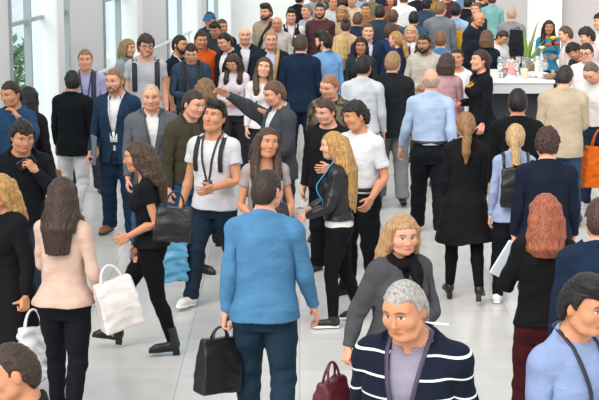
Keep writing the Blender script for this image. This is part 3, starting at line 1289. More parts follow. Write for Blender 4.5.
def misc_proto(kind, sex):
    """Beard, cap, hood, scarf, glasses: things worn on head and neck."""
    key = ('misc', kind, sex)
    if key in PROTO:
        return PROTO[key]
    V = Vol((-.20, -.28, 1.30), (.20, .22, 1.85), .005)
    soft = False
    if kind in ('beard', 'stubble'):
        k = 1.0 if kind == 'beard' else .82
        for s in (1, -1):
            V.chain([(s * .069, -.016, 1.650), (s * .062, -.034, 1.600), (s * .046, -.072, 1.566), (0, -.096, 1.552)], [.013, .023, .024 * k, .024 * k], .012)
            V.cone((s * .030, -.096, 1.580), (s * .024, -.092, 1.56), .010, .014, .01)
            V.chain([(s * .030, -.098, 1.586), (s * .014, -.112, 1.5985), (0, -.114, 1.600)], [.006, .0068, .006], .004)
        V.sub(lambda p: d_ell(p, (0, -.115, 1.5815), (.026, .022, .009)), (-.03, -.14, 1.57), (.03, -.09, 1.595), .003)
    elif kind == 'cap':
        V.add(lambda p: d_ell(p, (0, -.004, 1.668), (.094, .116, .112)), (-.1, -.13, 1.55), (.1, .12, 1.79))
        V.cut(lambda p: 1.685 - p[..., 2])
        V.add(lambda p: np.maximum(d_ell(p, (0, -.10, 1.690), (.078, .105, .03)), np.abs(p[..., 2] - 1.698 - .12 * p[..., 1] - .012) - .006), (-.08, -.21, 1.66), (.08, 0, 1.72))
    elif kind == 'hood':
        V.add(lambda p: d_ell(p, (0, .0, 1.655), (.105, .125, .130)), (-.11, -.13, 1.52), (.11, .13, 1.79))
        V.cone((0, .03, 1.60), (0, .03, 1.47), .10, .13, .04)
        V.sub(lambda p: d_ell(p, (0, -.12, 1.645), (.075, .09, .105)), (-.08, -.22, 1.53), (.08, -.02, 1.76), .02)
        soft = True
    elif kind == 'scarf':
        pts = []
        for i in range(17):
            a = 2 * PI * i / 16
            pts.append((.082 * math.sin(a), .018 - .082 * math.cos(a), 1.490 + .022 * -math.cos(a) + .008 * math.sin(3 * a)))
        V.chain(pts, [.034] * 17, .01)
        V.chain([(.05, -.08, 1.47), (.055, -.125, 1.42), (.05, -.155, 1.33)], [.034, .038, .03], .02)
        V.f = V.f + folds(V.pts()[1], .006, 1.8).astype(F32)
        soft = True
    elif kind == 'headphones':
        V.ell((0, 0, 1.65), (.01, .01, .01))
    v, q = V.mesh()
    v, f = decimate(v, q, .3)
    W = head_weights(v, soft)
    if kind == 'scarf':
        W[:] = 0
        h = np.clip((v[:, 2] - 1.46) / .08, 0, .6)
        W[:, BI['neck']] = h
        W[:, BI['chest']] = 1 - h
    PROTO[key] = dict(v=v, f=f, W=W, off=np.zeros_like(v))
    return PROTO[key]


def glasses_proto(sex):
    key = ('glasses', sex)
    if key not in PROTO:
        m = MB()
        for s in (1, -1):
            m.tube([(s * .033 + .022 * math.cos(a), -.122 + .004 * abs(math.cos(a)), 1.655 + .017 * math.sin(a)) for a in [i * PI / 6 for i in range(13)]], .0032, 5)
            m.tube([(s * .055, -.118, 1.662), (s * .086, -.06, 1.660), (s * .088, .0, 1.656)], .003, 5)
        m.tube([(-.011, -.124, 1.660), (.011, -.124, 1.660)], .0028, 5)
        v = np.array(m.v, F32)
        f = np.array([q for q in m.f if len(q) == 4], np.int32)
        PROTO[key] = dict(v=v, f=f, W=head_weights(v), off=np.zeros_like(v))
    return PROTO[key]


# ------------------------------------------------------------------ straps laid on the clothes
def ribbon(path, normals, width, th, sex, bones=NOFING):
    """A flat strap swept along path; the flat side follows normals."""
    P = np.array(path, float)
    N = np.array(normals, float)
    vs, fs = [], []
    for i in range(len(P)):
        d = P[min(i + 1, len(P) - 1)] - P[max(i - 1, 0)]
        d /= np.linalg.norm(d) + 1e-9
        n = N[i] / np.linalg.norm(N[i])
        w = np.cross(d, n)
        w /= np.linalg.norm(w) + 1e-9
        for a, b in ((-1, -1), (1, -1), (1, 1), (-1, 1)):
            vs.append(P[i] + w * a * width / 2 + n * b * th / 2)
    for i in range(len(P) - 1):
        for k in range(4):
            j = (k + 1) % 4
            fs.append((i * 4 + k, i * 4 + j, i * 4 + 4 + j, i * 4 + 4 + k))
    fs.append((3, 2, 1, 0))
    e = (len(P) - 1) * 4
    fs.append((e, e + 1, e + 2, e + 3))
    v = np.array(vs, F32)
    W, off = skin_weights(v, sex, bones)
    return dict(v=v, f=np.array(fs, np.int32), W=W, off=off)


def lanyard_proto(sex, o):
    """V round the neck down the chest, and the badge hanging from it."""
    path, nor = [], []
    ctr = lambda z: np.array([0, .01, z])

    def put(x, y, z):
        path.append((x, y, z))
        nor.append((x * .6, y - .015, .25 if z > 1.46 else 0.02))
    low = 1.13
    n = 9
    fr = [(.012 + (.072 - .012) * (i / n) ** .9, low + (1.475 - low) * i / n) for i in range(n + 1)]
    for x, z in fr:
        put(x, front_y(x, z, sex, o + .010), z)
    put(.078, .025, 1.512 + o * .5)
    put(.05, .085 + o, 1.525)
    put(0, .098 + o, 1.53)
    put(-.05, .085 + o, 1.525)
    put(-.078, .025, 1.512 + o * .5)
    for x, z in fr[::-1]:
        put(-x, front_y(x, z, sex, o + .010), z)
    strap = ribbon(path, nor, .017, .004, sex)
    y = front_y(0, low - .05, sex, o + .016)
    m = MB().box((0, y, low - .055), (.078, .005, .105))
    v = np.array(m.v, F32)
    W, off = skin_weights(v, sex, ['chest', 'spine'])
    W[:] = W.mean(0)
    return strap, dict(v=v, f=np.array(m.f, np.int32), W=W, off=off * 0)


def shoulder_strap(sex, o, x, zfront, zback, width=.05, cross=0.0, th=.008):
    """Strap over the shoulder at x from zfront in front to zback behind; cross moves the low ends sideways."""
    path, nor = [], []

    def xx(z):
        return x + cross * np.clip((1.44 - z) / .40, 0, 1)
    for z in np.linspace(zfront, 1.455, 8):
        path.append((xx(z), front_y(xx(z), z, sex, o + .015), z))
        nor.append((0, -1, .1))
    T = TORSO[sex]
    zt = np.interp(-abs(x), -T[::-1, 1][:7][::-1] if False else -T[7:, 1], T[7:, 0])
    path.append((x, -.025, zt + o * .8 + .022))
    nor.append((0, -.4, 1))
    path.append((x, .02, zt + o * .8 + .030))
    nor.append((0, 0, 1))
    path.append((x, .06, zt + o * .8 + .020))
    nor.append((0, .5, 1))
    for z in np.linspace(1.45, zback, 7):
        path.append((xx(z), back_y(xx(z), z, sex, o + .015), z))
        nor.append((0, 1, .1))
    return ribbon(path, nor, width, th, sex)
# ------------------------------------------------------------------ people
PEOPLE = {}
PART_NAMES = {'tee': 't_shirt', 'polo': 'polo_shirt', 'shirt': 'shirt', 'shirtin': 'shirt', 'rolled': 'shirt', 'shortin': 'shirt', 'sweater': 'sweater', 'blouse': 'blouse', 'top': 'top', 'jacket': 'jacket',
              'blazer': 'suit_jacket', 'crop': 'jacket', 'cardigan': 'cardigan', 'coat': 'coat', 'vest': 'waistcoat', 'inner': 'shirt', 'dress': 'dress',
              'trousers': 'trousers', 'slim': 'trousers', 'jeans': 'jeans', 'leggings': 'leggings', 'wide': 'trousers', 'skirt': 'skirt', 'shorts': 'shorts'}
GROUP = 'people in the crowd'


QUEUE = []


def P(px, py, H, yaw, label, sex='m', **kw):
    """Note one person; the crowd is built once everyone is known, so that nobody stands inside a neighbour.
    (px, py): where the crown of the head shows; H: height; yaw: 0 faces the camera, 90 faces the picture's right side."""
    ctx = dict(px=px, py=py, H=H, H0=H, yaw=yaw, label=label, sex=sex, kw=kw, seed=len(QUEUE) * 7 + 3)
    pose = dict(kw.get('pose') or {})
    r = random.Random(ctx['seed'])
    if 'lL' not in pose:
        a = r.uniform(-3, 5)
        pose['lL'] = (a, 3, r.uniform(2, 5), 0)
        pose['lR'] = (-a * .6, 2, r.uniform(2, 5), 0)
    ctx['RP'] = RP = solve_pose(sex, pose, ctx['seed'])
    shoes = kw.get('shoes', ('shoe', '1a1614'))
    kind = ctx['kind'] = shoes[0]
    dz = 1e9
    for t in 'LR':                                      # feet on the ground
        pr = shoe_proto(kind, sex, t, 'sole')
        z = ((pr['v'] - JO[sex]['foot' + t]) @ RP[0]['foot' + t].T + RP[1]['foot' + t])[:, 2].min()
        dz = min(dz, z)
    ctx['dz'] = -dz
    ctx['lift'] = shoe_proto(kind, sex, 'L', 'sole')['lift']
    ctx['crown1'] = rz(yaw) @ pose_point((0, 0.0, 1.785 if kw.get('hair', 1) else 1.80), 'head', sex, RP, 1.0, -dz)
    ctx['hips1'] = rz(yaw) @ pose_point((0, 0.0, 1.2), 'chest', sex, RP, 1.0, -dz)
    QUEUE.append(ctx)
    return ctx


def stand(ctx):
    S = ctx['H'] / (1.775 + ctx['lift'])
    w = ctx['crown1'] * S
    g = ray_to_height(ctx['px'], ctx['py'], w[2]) - w
    g[2] = 0
    ctx['S'], ctx['loc'] = S, g
    ctx['mid'] = g + ctx['hips1'] * S * .6


def settle(rects):
    """Shift people slightly nearer or farther (taller or shorter) until neighbours have room."""
    for c in QUEUE:
        stand(c)
    for it in range(220):
        moved = 0
        push = {id(c): 0.0 for c in QUEUE}
        for i, a in enumerate(QUEUE):
            for b in QUEUE[i + 1:]:
                dx = abs(a['mid'][0] - b['mid'][0])
                dy = a['mid'][1] - b['mid'][1]
                ra = .265 * a['kw'].get('girth', 1) * a['S'] + .265 * b['kw'].get('girth', 1) * b['S']
                if dx > ra or abs(dy) > .44:
                    continue
                need = .44 * math.sqrt(max(0, 1 - (dx / ra) ** 2)) - abs(dy)
                if need <= 0.005:
                    continue
                sg = 1 if (dy > 0 or (dy == 0)) else -1
                ma, mb = (.35 if a['kw'].get('lod') == 0 else 1), (.35 if b['kw'].get('lod') == 0 else 1)
                push[id(a)] += sg * need * ma / (ma + mb) * .5
                push[id(b)] -= sg * need * mb / (ma + mb) * .5
                moved += need
            for x0, x1, y0, y1 in rects:
                x, y = a['mid'][:2]
                if x0 - .22 < x < x1 + .22 and y0 - .24 < y < y1 + .24:
                    push[id(a)] += (y1 + .25 - y) * .5 if y > y0 + .15 else (y0 - .25 - y) * .5
        for c in QUEUE:
            q = push[id(c)]
            if q:
                dist = c['loc'][1]
                slope = (CAM_H - c['crown1'][2] * c['S']) / dist
                dH = -q * slope
                lim = .035 if c['kw'].get('lod') == 0 else .10
                c['H'] = min(max(c['H'] + max(-.02, min(.02, dH)), c['H0'] - lim), c['H0'] + lim)
                stand(c)
        if moved < .02:
            break


def build_people():
    for c in QUEUE:
        build_person(c, label=c['label'], sex=c['sex'], **c['kw'])


def build_person(ctx, label, sex='m', skin='fair', hair=('short', '3a2a1e'), top=('shirt', 'ffffff'), inner=None, legs=('trousers', '20242c'), shoes=('shoe', '1a1614'),
                 pose=None, girth=1.0, extra=(), lod=1, brow=None):
    S, RP, dz, loc, yaw, kind = ctx['S'], ctx['RP'], ctx['dz'], ctx['loc'], ctx['yaw'], ctx['kind']
    hc = hair[1] if hair else '5a4a40'
    brow = brow or ('3a2c22' if hc not in ('1a1512', '171310', '15110f') else '1c1512')
    # ---- body
    pr = body_proto(sex, lod, (bool(top) and UPPER[top[0]][3] > .8, bool(legs) and legs[0] not in ('skirt', 'shorts')))
    body = skinned_obj('person', pr, pose_verts(pr, sex, RP, girth, S, dz), skin_mat(skin, brow))
    body.location = loc
    body.rotation_euler = (0, 0, math.radians(yaw))
    tag(body, label, 'person', GROUP)

    def wear(name, pr, mat, g=girth, parent=None):
        return skinned_obj(name, pr, pose_verts(pr, sex, RP, g, S, dz), mat, parent or body)
    mf = lambda spec: fabric(spec[1], spec[2] if len(spec) > 2 and spec[2] else 'cotton', spec[3] if len(spec) > 3 else None)
    if hair:
        wear('hair', hair_proto(hair[0], sex, lod), hair_mat(hc), 1.0)
    outer = None
    if top:
        outer = wear(PART_NAMES[top[0]], upper_proto(top[0], sex, lod), mf(top))
        o = UPPER[top[0]][0]
        if inner:
            wear(PART_NAMES[inner[0]], upper_proto(inner[0], sex, lod), mf(inner))
    if legs:
        wear(PART_NAMES[legs[0]], lower_proto(legs[0], sex, lod), mf(legs))
    if shoes:
        for t in 'LR':
            sh = wear('shoe' if kind not in ('boot', 'sneaker') else kind, shoe_proto(kind, sex, t, 'upper'), plain(shoes[1], .4))
            wear('sole', shoe_proto(kind, sex, t, 'sole'), plain(shoes[2] if len(shoes) > 2 else '15120f', .6), parent=sh)
    for e in extra:
        k = e[0]
        if k == 'beard':
            wear('beard', misc_proto('beard', sex), hair_mat(e[1]), 1.0)
        elif k == 'stubble':
            wear('beard', misc_proto('stubble', sex), hair_mat(e[1]), 1.0)
        elif k in ('cap', 'hood', 'scarf'):
            wear(k, misc_proto(k, sex), fabric(e[1], e[2] if len(e) > 2 else 'cotton'), 1.0)
        elif k == 'glasses':
            wear('glasses', glasses_proto(sex), plain(e[1], .3), 1.0)
        elif k == 'belt':
            wear('belt', belt_proto(sex, lod), plain(e[1], .4))
        elif k == 'lanyard':
            st, bd = lanyard_proto(sex, UPPER[top[0]][0] if top[0] not in OPEN or top[0] == 'vest' else .018)
            lo = wear('lanyard', st, plain(e[1], .6))
            wear('badge', bd, plain(e[2] if len(e) > 2 else 'f2f0ec', .4), parent=lo)
        elif k == 'nametag':
            x = e[2] if len(e) > 2 else .09
            y = front_y(x, 1.30, sex, o + .008)
            m = MB().box((x, y, 1.30), (.075, .008, .045))
            v = np.array(m.v, F32)
            W, off = skin_weights(v, sex, ['chest'])
            wear('name_badge', dict(v=v, f=np.array(m.f, np.int32), W=W, off=off), plain(e[1], .4))
        elif k == 'strap':                       # a strap of a bag, worn: (strap, colour, x, zfront, zback, width, cross)
            wear('strap', shoulder_strap(sex, o, *e[2:]), plain(e[1], .7))
        elif k == 'necklace':
            path, nor = [], []
            for i in range(21):
                a = 2 * PI * i / 20
                x = .085 * math.sin(a)
                fr = (1 + math.cos(a)) / 2
                z = 1.50 - .17 * fr ** 1.5
                y = front_y(x, min(z, 1.46), sex, o + .02) * fr + .095 * (1 - fr) if fr < .98 else front_y(x, z, sex, o + .02)
                path.append((x, y, z))
                nor.append((x, y, .2))
            wear('necklace', ribbon(path, nor, .035, .02, sex), fabric(e[1], 'satin'))


def at_hand(ctx, t, off=(0, 0, 0)):
    """World point in the grip of hand t."""
    J = JO[ctx['sex']]
    p = pose_point(J['tip' + t] + J['n' + t] * .025, 'hand' + t, ctx['sex'], ctx['RP'], ctx['S'], ctx['dz'])
    return rz(ctx['yaw']) @ (p + np.array(off)) + ctx['loc']


def at_bone(ctx, bone, p):
    q = pose_point(p, bone, ctx['sex'], ctx['RP'], ctx['S'], ctx['dz'])
    return rz(ctx['yaw']) @ q + ctx['loc']
# ------------------------------------------------------------------ the hall
SC.view_settings.view_transform = 'Standard'
SC.view_settings.look = 'None'
SC.view_settings.gamma = 1
SC.view_settings.exposure = EXPO = 0.80
try:
    SC.view_settings.use_curve_mapping = False
except Exception:
    pass

world = bpy.data.worlds.new('daylight')
SC.world = world
world.use_nodes = True
bg = world.node_tree.nodes['Background']
bg.inputs[0].default_value = (0.955, 0.98, 1.0, 1)
bg.inputs[1].default_value = 0.74
sun = bpy.data.objects.new('sun', bpy.data.lights.new('sun', 'SUN'))
COL.objects.link(sun)
sun.data.energy = 1.8
sun.data.color = (1.0, 0.93, 0.84)
sun.data.angle = math.radians(50)
sun.rotation_euler = (math.radians(38), math.radians(-30), 0)


def tile_mat():
    m, nt, b = new_mat('polished_tile')
    L = nt.links.new
    tc = nt.nodes.new('ShaderNodeTexCoord')
    br = nt.nodes.new('ShaderNodeTexBrick')
    br.offset = 0.0
    br.inputs['Scale'].default_value = 1.0
    br.inputs['Brick Width'].default_value = 0.9
    br.inputs['Row Height'].default_value = 0.9
    br.inputs['Mortar Size'].default_value = 0.006
    br.inputs['Color1'].default_value = lin('cac9c6')
    br.inputs['Color2'].default_value = lin('c5c4c2')
    br.inputs['Mortar'].default_value = lin('b0afad')
    L(tc.outputs['Object'], br.inputs['Vector'])
    n = nt.nodes.new('ShaderNodeTexNoise')
    n.inputs['Scale'].default_value = 1.6
    n.inputs['Detail'].default_value = 8
    n.inputs['Distortion'].default_value = 1.5
    L(tc.outputs['Object'], n.inputs['Vector'])
    mx = nt.nodes.new('ShaderNodeMixRGB')
    mx.blend_type = 'SOFT_LIGHT'
    mx.inputs[0].default_value = 0.35
    L(br.outputs['Color'], mx.inputs[1])
    L(n.outputs['Fac'], mx.inputs[2])
    L(mx.outputs[0], b.inputs['Base Color'])
    b.inputs['Roughness'].default_value = 0.22
    b.inputs['Specular IOR Level'].default_value = 0.45
    return m


def glass_mat():
    m, nt, b = new_mat('window_glass')
    L = nt.links.new
    out = nt.nodes['Material Output']
    tr = nt.nodes.new('ShaderNodeBsdfTransparent')
    tr.inputs[0].default_value = (0.86, 0.94, 0.95, 1)
    gl = nt.nodes.new('ShaderNodeBsdfGlossy')
    gl.inputs['Roughness'].default_value = 0.02
    ms = nt.nodes.new('ShaderNodeMixShader')
    ms.inputs[0].default_value = 0.10
    L(tr.outputs[0], ms.inputs[1])
    L(gl.outputs[0], ms.inputs[2])
    L(ms.outputs[0], out.inputs['Surface'])
    return m


GLASS = glass_mat()
WHITE = plain('f1f1f0', .6, noise=.04, name='white_plaster')
PANEL = plain('dcdddd', .55, noise=.05, name='pale_grey_panel')
WARMGREY = plain('b4b0b2', .65, noise=.05, name='warm_grey_panel')
ALU = plain('a3aaac', .4, name='grey_aluminium')

MB().box((0, 19.5, -.05), (26, 35, .1)).build('floor', tile_mat())['kind'] = 'structure'
Y_BACK = 36.6


def wx(y):                                            # the glazed wall runs slightly inwards as it recedes
    return -3.30 + 0.102 * (y - 21.0)


WRZ = -math.atan(0.102)
pv = MB().box((-19.2, 20, -.16), (30, 40, .1)).build('pavement_outside', plain('e6e8e6', .8, noise=.06))
pv['kind'] = 'structure'
back = MB().box((3.6, Y_BACK + .15, 2.6), (11.2, .3, 5.2)).build('wall_back', WHITE)
back['kind'] = 'structure'
wr = MB().box((9.35, 19.5, 2.6), (.3, 35, 5.2)).build('wall_right', WHITE)
wr['kind'] = 'structure'
for i, (xa, xb, mat, th) in enumerate(((3.7, 5.17, WARMGREY, .06), (5.17, 5.92, WHITE, .35), (5.92, 9.2, WARMGREY, .06))):
    t_ = MB().box(((xa + xb) / 2, Y_BACK - th / 2, 2.6), (xb - xa, th, 5.2)).build('trim_%d' % (i + 1), mat, bevel=.01)
    t_['kind'] = 'structure'

cols = [9.5, 15.2, 21.0, 26.0, 31.9, 36.4]
cw = [.40, .40, .37, .43, .42, .42]
for y, w in zip(cols, cw):
    c_ = MB().box((0, 0, 2.6), (w, w * 1.0, 5.2)).build('column', WHITE, bevel=.02)
    c_.location = (wx(y), y, 0)
    c_.rotation_euler = (0, 0, WRZ)
    c_['kind'] = 'structure'
bays = {0: (.15, .52, .85), 1: (.36, .70, .86), 2: (.18, .66, .90), 3: (.12, .58, .84), 4: (.10, .46, .80)}
for i in range(len(cols) - 1):
    ya, yb = cols[i] + cw[i] / 2, cols[i + 1] - cw[i + 1] / 2
    win = empty('window_%d' % (i + 1), (wx(ya), ya, 0), WRZ)
    win['kind'] = 'structure'
    ln = (yb - ya) / math.cos(WRZ)
    fr = MB().box((0, ln / 2, .06), (.12, ln, .12)).box((0, ln / 2, 5.1), (.10, ln, .10)).box((-.02, ln / 2, 2.05), (.05, ln, .05))
    for f in bays[i]:
        fr.box((0, ln * f, 2.6), (.09, .045, 5.0))
    fr.build('window_frame', ALU, win)
    a, b2 = ln * bays[i][0], ln * bays[i][1]
    MB().box((-.01, (a + b2) / 2, 2.55), (.05, b2 - a - .04, 4.9)).build('panel', PANEL, win)
    g = MB().box((-.02, a / 2, 2.55), (.012, a - .03, 4.9)).box((-.02, (b2 + ln) / 2, 2.55), (.012, ln - b2 - .03, 4.9))
    g.build('pane', GLASS, win)
# handrail in front of the glass
hr = empty('handrail', (wx(22) + .22, 22, 0), WRZ)
tag(hr, 'slim white handrail on posts running along the window wall', 'handrail')
MB().tube([(0, .2, 1.10), (0, 8.8, 1.10)], .028, 8).build('rail', plain('e6e7e6', .3), hr, True)
for k in range(5):
    MB().tube([(0, .4 + 2.05 * k, 0), (0, .4 + 2.05 * k, 1.09)], .02, 8).build('post', plain('d4d6d6', .3), hr, True)


def shrub(px, y, label, r0):
    x = (px - 299.5) / FPX * y
    t = empty('shrub', (x, y, -.11))
    tag(t, label, 'shrub')
    MB().tube([(0, 0, 0), (.02, 0, .5), (0, .03, .9)], [.05, .04, .03], 8).build('stem', plain('5a4a3a', .9), t, True)
    m = MB()
    q = random.Random(px)
    for k in range(420):
        th, ph, rr = q.uniform(0, 2 * PI), math.acos(q.uniform(-1, 1)), r0 * q.uniform(.45, 1)
        c = Vector((rr * math.sin(ph) * math.cos(th), rr * math.sin(ph) * math.sin(th), .9 + rr * .9 * math.cos(ph)))
        u = Vector((q.uniform(-1, 1), q.uniform(-1, 1), q.uniform(-1, 1))).normalized() * .11
        v = u.cross(Vector((q.uniform(-1, 1), q.uniform(-1, 1), q.uniform(-1, 1)))).normalized() * .05
        m._add([c - u, c + v + Vector((0, 0, .012)), c + u, c - v + Vector((0, 0, .012))], [(0, 1, 2, 3)])
    m.build('foliage', plain('7f9a72', .7, noise=.3), t)


shrub(-2, 26.5, 'round green shrub outside the window glass', .75)
# ------------------------------------------------------------------ everyone in the hall, nearest first
BLACK, DKB, BRN, LBR, GIN = '171310', '2e211a', '4a3326', '7a5636', 'a8703f'
BLO, GRY = 'c79d5c', 'b9b5b0'
W_ = walk

P(401, 280.5, 1.84, -14, 'grey-haired man in navy cardigan with thin white stripes over a lavender shirt', hair=('short', 'aaa6a1'), skin='tan',
  top=('cardigan', '1a2132', 'wool', ('dfe1e4', .05, .088, .009)), inner=('inner', '9d98ac'), legs=('trousers', '20242e'), girth=1.2, lod=0,
  pose=dict(W_('R'), lean=8, look=(-14, 12, -3), aL='loose', aR='loose', twist=-6), extra=(('lanyard', '3b3550', 'd88ab4'),))
P(588, 276.5, 1.82, 62, 'dark-haired man in pale blue shirt with navy lanyard, at the lower corner', hair=('swept', BLACK), skin='tan',
  top=('shirt', '93a8d2'), legs=('trousers', '2a3040'), girth=1.08, lod=0, pose=dict(W_('L'), lean=6, look=(12, 8, 0), twist=-28), extra=(('lanyard', '1c2030', 'e8e6ea'),))
P(6, 339.5, 1.76, -75, 'close-cropped brown-haired man cut by the frame in the lower corner', hair=('buzz', '3a2a20'), skin='tan',
  top=('sweater', '26262b'), legs=('trousers', '1c1e24'), lod=0, pose=dict(W_('R'), lean=10, look=(-5, 10, 0)))
who4 = P(268, 168.5, 1.82, 176, 'man in sky blue shirt and jeans walking away with a black briefcase', hair=('short', '33251d'), skin='pink',
       top=('shirt', '5288b2'), legs=('jeans', '213749', 'denim'), shoes=('shoe', '3a2a20'), girth=1.1, lod=0,
       pose=dict(lL=(16, 10, 2, 0), lR=(-10, 30, 3, 28), lean=4, look=(-28, 6, 0), aL=(-6, 9, 12, 15), aR=(6, 15, 16, 10), hL=.9))
who5 = P(62, 175.5, 1.69, 168, 'woman in pale pink blouse and black trousers with brown hair down her back', 'f', hair=('long', '3d2a20'),
       top=('blouse', 'dcbcab'), legs=('slim', '15171d'), lod=0, pose=dict(W_('L', 14), look=(18, 8, 0), aR=(-4, 16, 30, 25), aL=(20, 10, 60, 40), hR=.9))
who6 = P(404, 213.5, 1.70, 24, 'blonde woman in grey coat with black scarf, hidden below by the grey-haired man', 'f', hair=('mid', 'b98d58'), skin='pink',
       top=('coat', '515256', 'wool'), inner=('inner', '1a1b1f'), legs=('slim', '17181c'), shoes=('boot', '15130f'), lod=0,
       pose=dict(W_('R', 16), lean=5, look=(-10, 10, 0), aL=(26, 6, 80, 40), aR=(-14, 20, 30, 10), hL=.7, hR=.9), extra=(('scarf', '16171b'),))
who7 = P(546, 192.5, 1.68, 172, 'red-haired woman in black jacket holding a folded newspaper', 'f', hair=('mid', 'a5532e'), skin='pink',
       top=('jacket', '17181b'), legs=('slim', '47191e'), lod=0, pose=dict(look=(8, 6, 0), aL=(15, 22, 85, 15), aR='down', hL=.7))
P(601, 196.5, 1.76, 178, 'brown-haired man in navy jacket beside the red-haired woman', hair=('short', '4a3026'), top=('jacket', '1d2d45'), legs=('trousers', '1b1f28'), lod=0)
who9 = P(466, 110.5, 1.69, 176, 'woman in knee-length black coat and heels with low blonde ponytail', 'f', hair=('lowpony', '9a6c3a'),
       top=('coat', '191a1d'), legs=('leggings', '131316'), shoes=('heel', '141211'), lod=0, pose=dict(lL=(8, 8, 2, 0), lR=(-8, 14, 3, 14), aL=(2, 4, 10, 10), aR=(2, 3, 10, 10), look=(6, 4, 0)))
who10 = P(516, 122.5, 1.60, 177, 'blonde woman in pale blue shirt wearing a small black backpack', 'f', hair=('lowpony', 'c7a06a'),
        top=('shirt', 'a5b6d8'), legs=('slim', '17191f'), shoes=('sneaker', 'eceae8', 'ffffff'), lod=0, pose=dict(W_('L', 10), look=(-10, 6, 0)))
P(548, 126.5, 1.74, 178, 'auburn-haired person in dark navy sweater standing behind the red-haired woman', hair=('messy', '43241d'), top=('sweater', '1a2233'), legs=('jeans', '27344c', 'denim'),
  shoes=('shoe', '6a4a34'), lod=0, girth=1.05, pose=dict(look=(-8, 12, 0)))
P(518, 87.5, 1.78, 178, 'black-haired man in black sweater seen from behind, near the table', hair=('short', '15110f'), skin='tan', top=('sweater', '15171b'), legs=('trousers', '16181d'), girth=1.08)
who13 = P(566, 64.5, 1.78, 176, 'man in loose beige jacket with his back turned', hair=('short', '2a2420'), top=('blazer', 'c6b49b'), inner=('inner', 'f0eeea'), legs=('jeans', '35506e', 'denim'),
        girth=1.15, pose=dict(lean=4, look=(-20, 16, 0), aR='hold', aL='down'))
who14 = P(588, 63.5, 1.80, -35, 'stooping man in white shirt looking down, with orange shoulder bag', hair=('buzz', '6a5a50'), skin='pink', top=('rolled', 'ece9ea'), legs=('jeans', '25344f', 'denim'),
        shoes=('sneaker', 'd8d6d4', 'ffffff'), pose=dict(lean=16, look=(0, 38, 0), aR=(20, 8, 78, 35), aL=(10, 16, 48, 15), hL=.9, hR=.7))
P(586, 42.5, 1.74, -20, 'man with glasses and white shirt behind the stooping man', hair=('short', DKB), top=('shirtin', 'efedee'), legs=('trousers', '2a2e38'), extra=(('glasses', '1a1614'), ('belt', '15120f')), pose=dict(look=(-10, 14, 0)))
P(569, 44, 1.66, -62, 'man in dark grey top bending low over the table', hair=('messy', BLACK), skin='tan', top=('sweater', '3a424a'), legs=('trousers', '23262d'), pose=dict(lean=26, look=(0, 34, 0), aR='reach', aL='reach'))
P(585, 27.5, 1.74, -75, 'curly dark-haired man in pink shirt at the table end', hair=('curly', '2b201b'), top=('shirt', 'e3cdd0'), legs=('trousers', '2a2c33'), pose=dict(look=(0, 14, 0), aR='hold'))
P(564, 25.5, 1.72, -95, 'brown-haired person in cream shirt beside the curly-haired man', hair=('short', '5f4434'), top=('shirt', 'e6d9d2'), legs=('trousers', '33343a'), pose=dict(look=(0, 14, 0)))
P(549, 19.5, 1.66, -6, 'woman with long dark hair and teal shawl behind the flowers', 'f', hair=('longfront', '1d1613'), skin='olive', top=('blouse', '3d86a8'), legs=('skirt', '2a3038'), shoes=('heel', '1a1614'),
  pose=dict(look=(6, 6, 0), aL='hold', aR='hold'))
whoG = P(512, 5.5, 1.78, 168, 'man with cropped fair hair in grey t-shirt facing the back wall', hair=('buzz', 'c2a788'), skin='fair', top=('tee', '8d9198'), legs=('jeans', '30343c', 'denim'))
P(487, 29.5, 1.67, 172, 'woman with chestnut bob in navy top with white collar', 'f', hair=('bob', '6a4630'), top=('sweater', '1b2430'), inner=('inner', 'efeff2'), legs=('slim', '22252c'))
P(506, 31, 1.60, 42, 'man in white shirt looking down at the table top', hair=('short', DKB), skin='tan', top=('shirt', 'e9e5e4'), legs=('trousers', '2b2e36'), pose=dict(lean=4, look=(0, 34, 0), aL='clasp', aR='clasp'))
P(482, 49.5, 1.73, -72, 'woman in profile with pinned-up auburn hair and yellow scarf on black', 'f', hair=('updo', '3b211c'), skin='pink', top=('blazer', '191b20'), inner=('inner', '1d1f24'), legs=('wide', '17191d'),
  pose=dict(look=(-4, -4, 0), aL='down', aR='hold'), extra=(('necklace', 'd8a622'),), girth=1.06)
P(447, 52.5, 1.68, 172, 'woman with brown bob in dusty pink top, back turned', 'f', hair=('bob', '43302a'), top=('sweater', 'c79da6'), legs=('slim', '6c6e74'), pose=dict(look=(-10, 4, 0)))
P(457, 47.5, 1.68, -12, 'dark-haired woman in white blouse facing the one in dusty pink', 'f', hair=('pony', DKB), skin='tan', top=('blouse', 'efecee'), legs=('slim', '23262d'))
who18 = P(431, 66.5, 1.80, 174, 'bald man in pale blue shirt and black trousers walking away', hair=('bald', 'b59c88'), skin='pink', top=('shirtin', 'b4c9ea'), legs=('trousers', '16191f'),
        pose=dict(W_('L', 18), aL=(8, 16, 20, 10), aR='back', look=(6, 4, 0)), extra=(('belt', '0f0e0e'),), girth=1.06)
P(393, 50.5, 1.81, 177, 'sandy-haired man in charcoal suit jacket and grey trousers from behind', hair=('short', 'a37a50'), top=('blazer', '23272b'), inner=('inner', 'f0f0f0'), legs=('trousers', '7c7d80'),
  pose=dict(W_('L', 16), look=(-18, 4, 0)), girth=1.05)
P(364, 54.5, 1.77, 174, 'black-haired man in pale grey shirt from behind', hair=('short', BLACK), skin='tan', top=('shirt', 'd0d4dd'), legs=('trousers', '20242b'), pose=dict(look=(-12, 8, 0)), girth=1.03)
P(323, 31.5, 1.80, -152, 'bearded man in bright blue shirt turning his dark-haired head sideways', hair=('swept', BLACK), skin='fair', top=('shirt', '7fb0e2'), legs=('trousers', '232936'),
  pose=dict(look=(38, 6, 0)), extra=(('beard', '2a1d17'), ('lanyard', '22303f')))
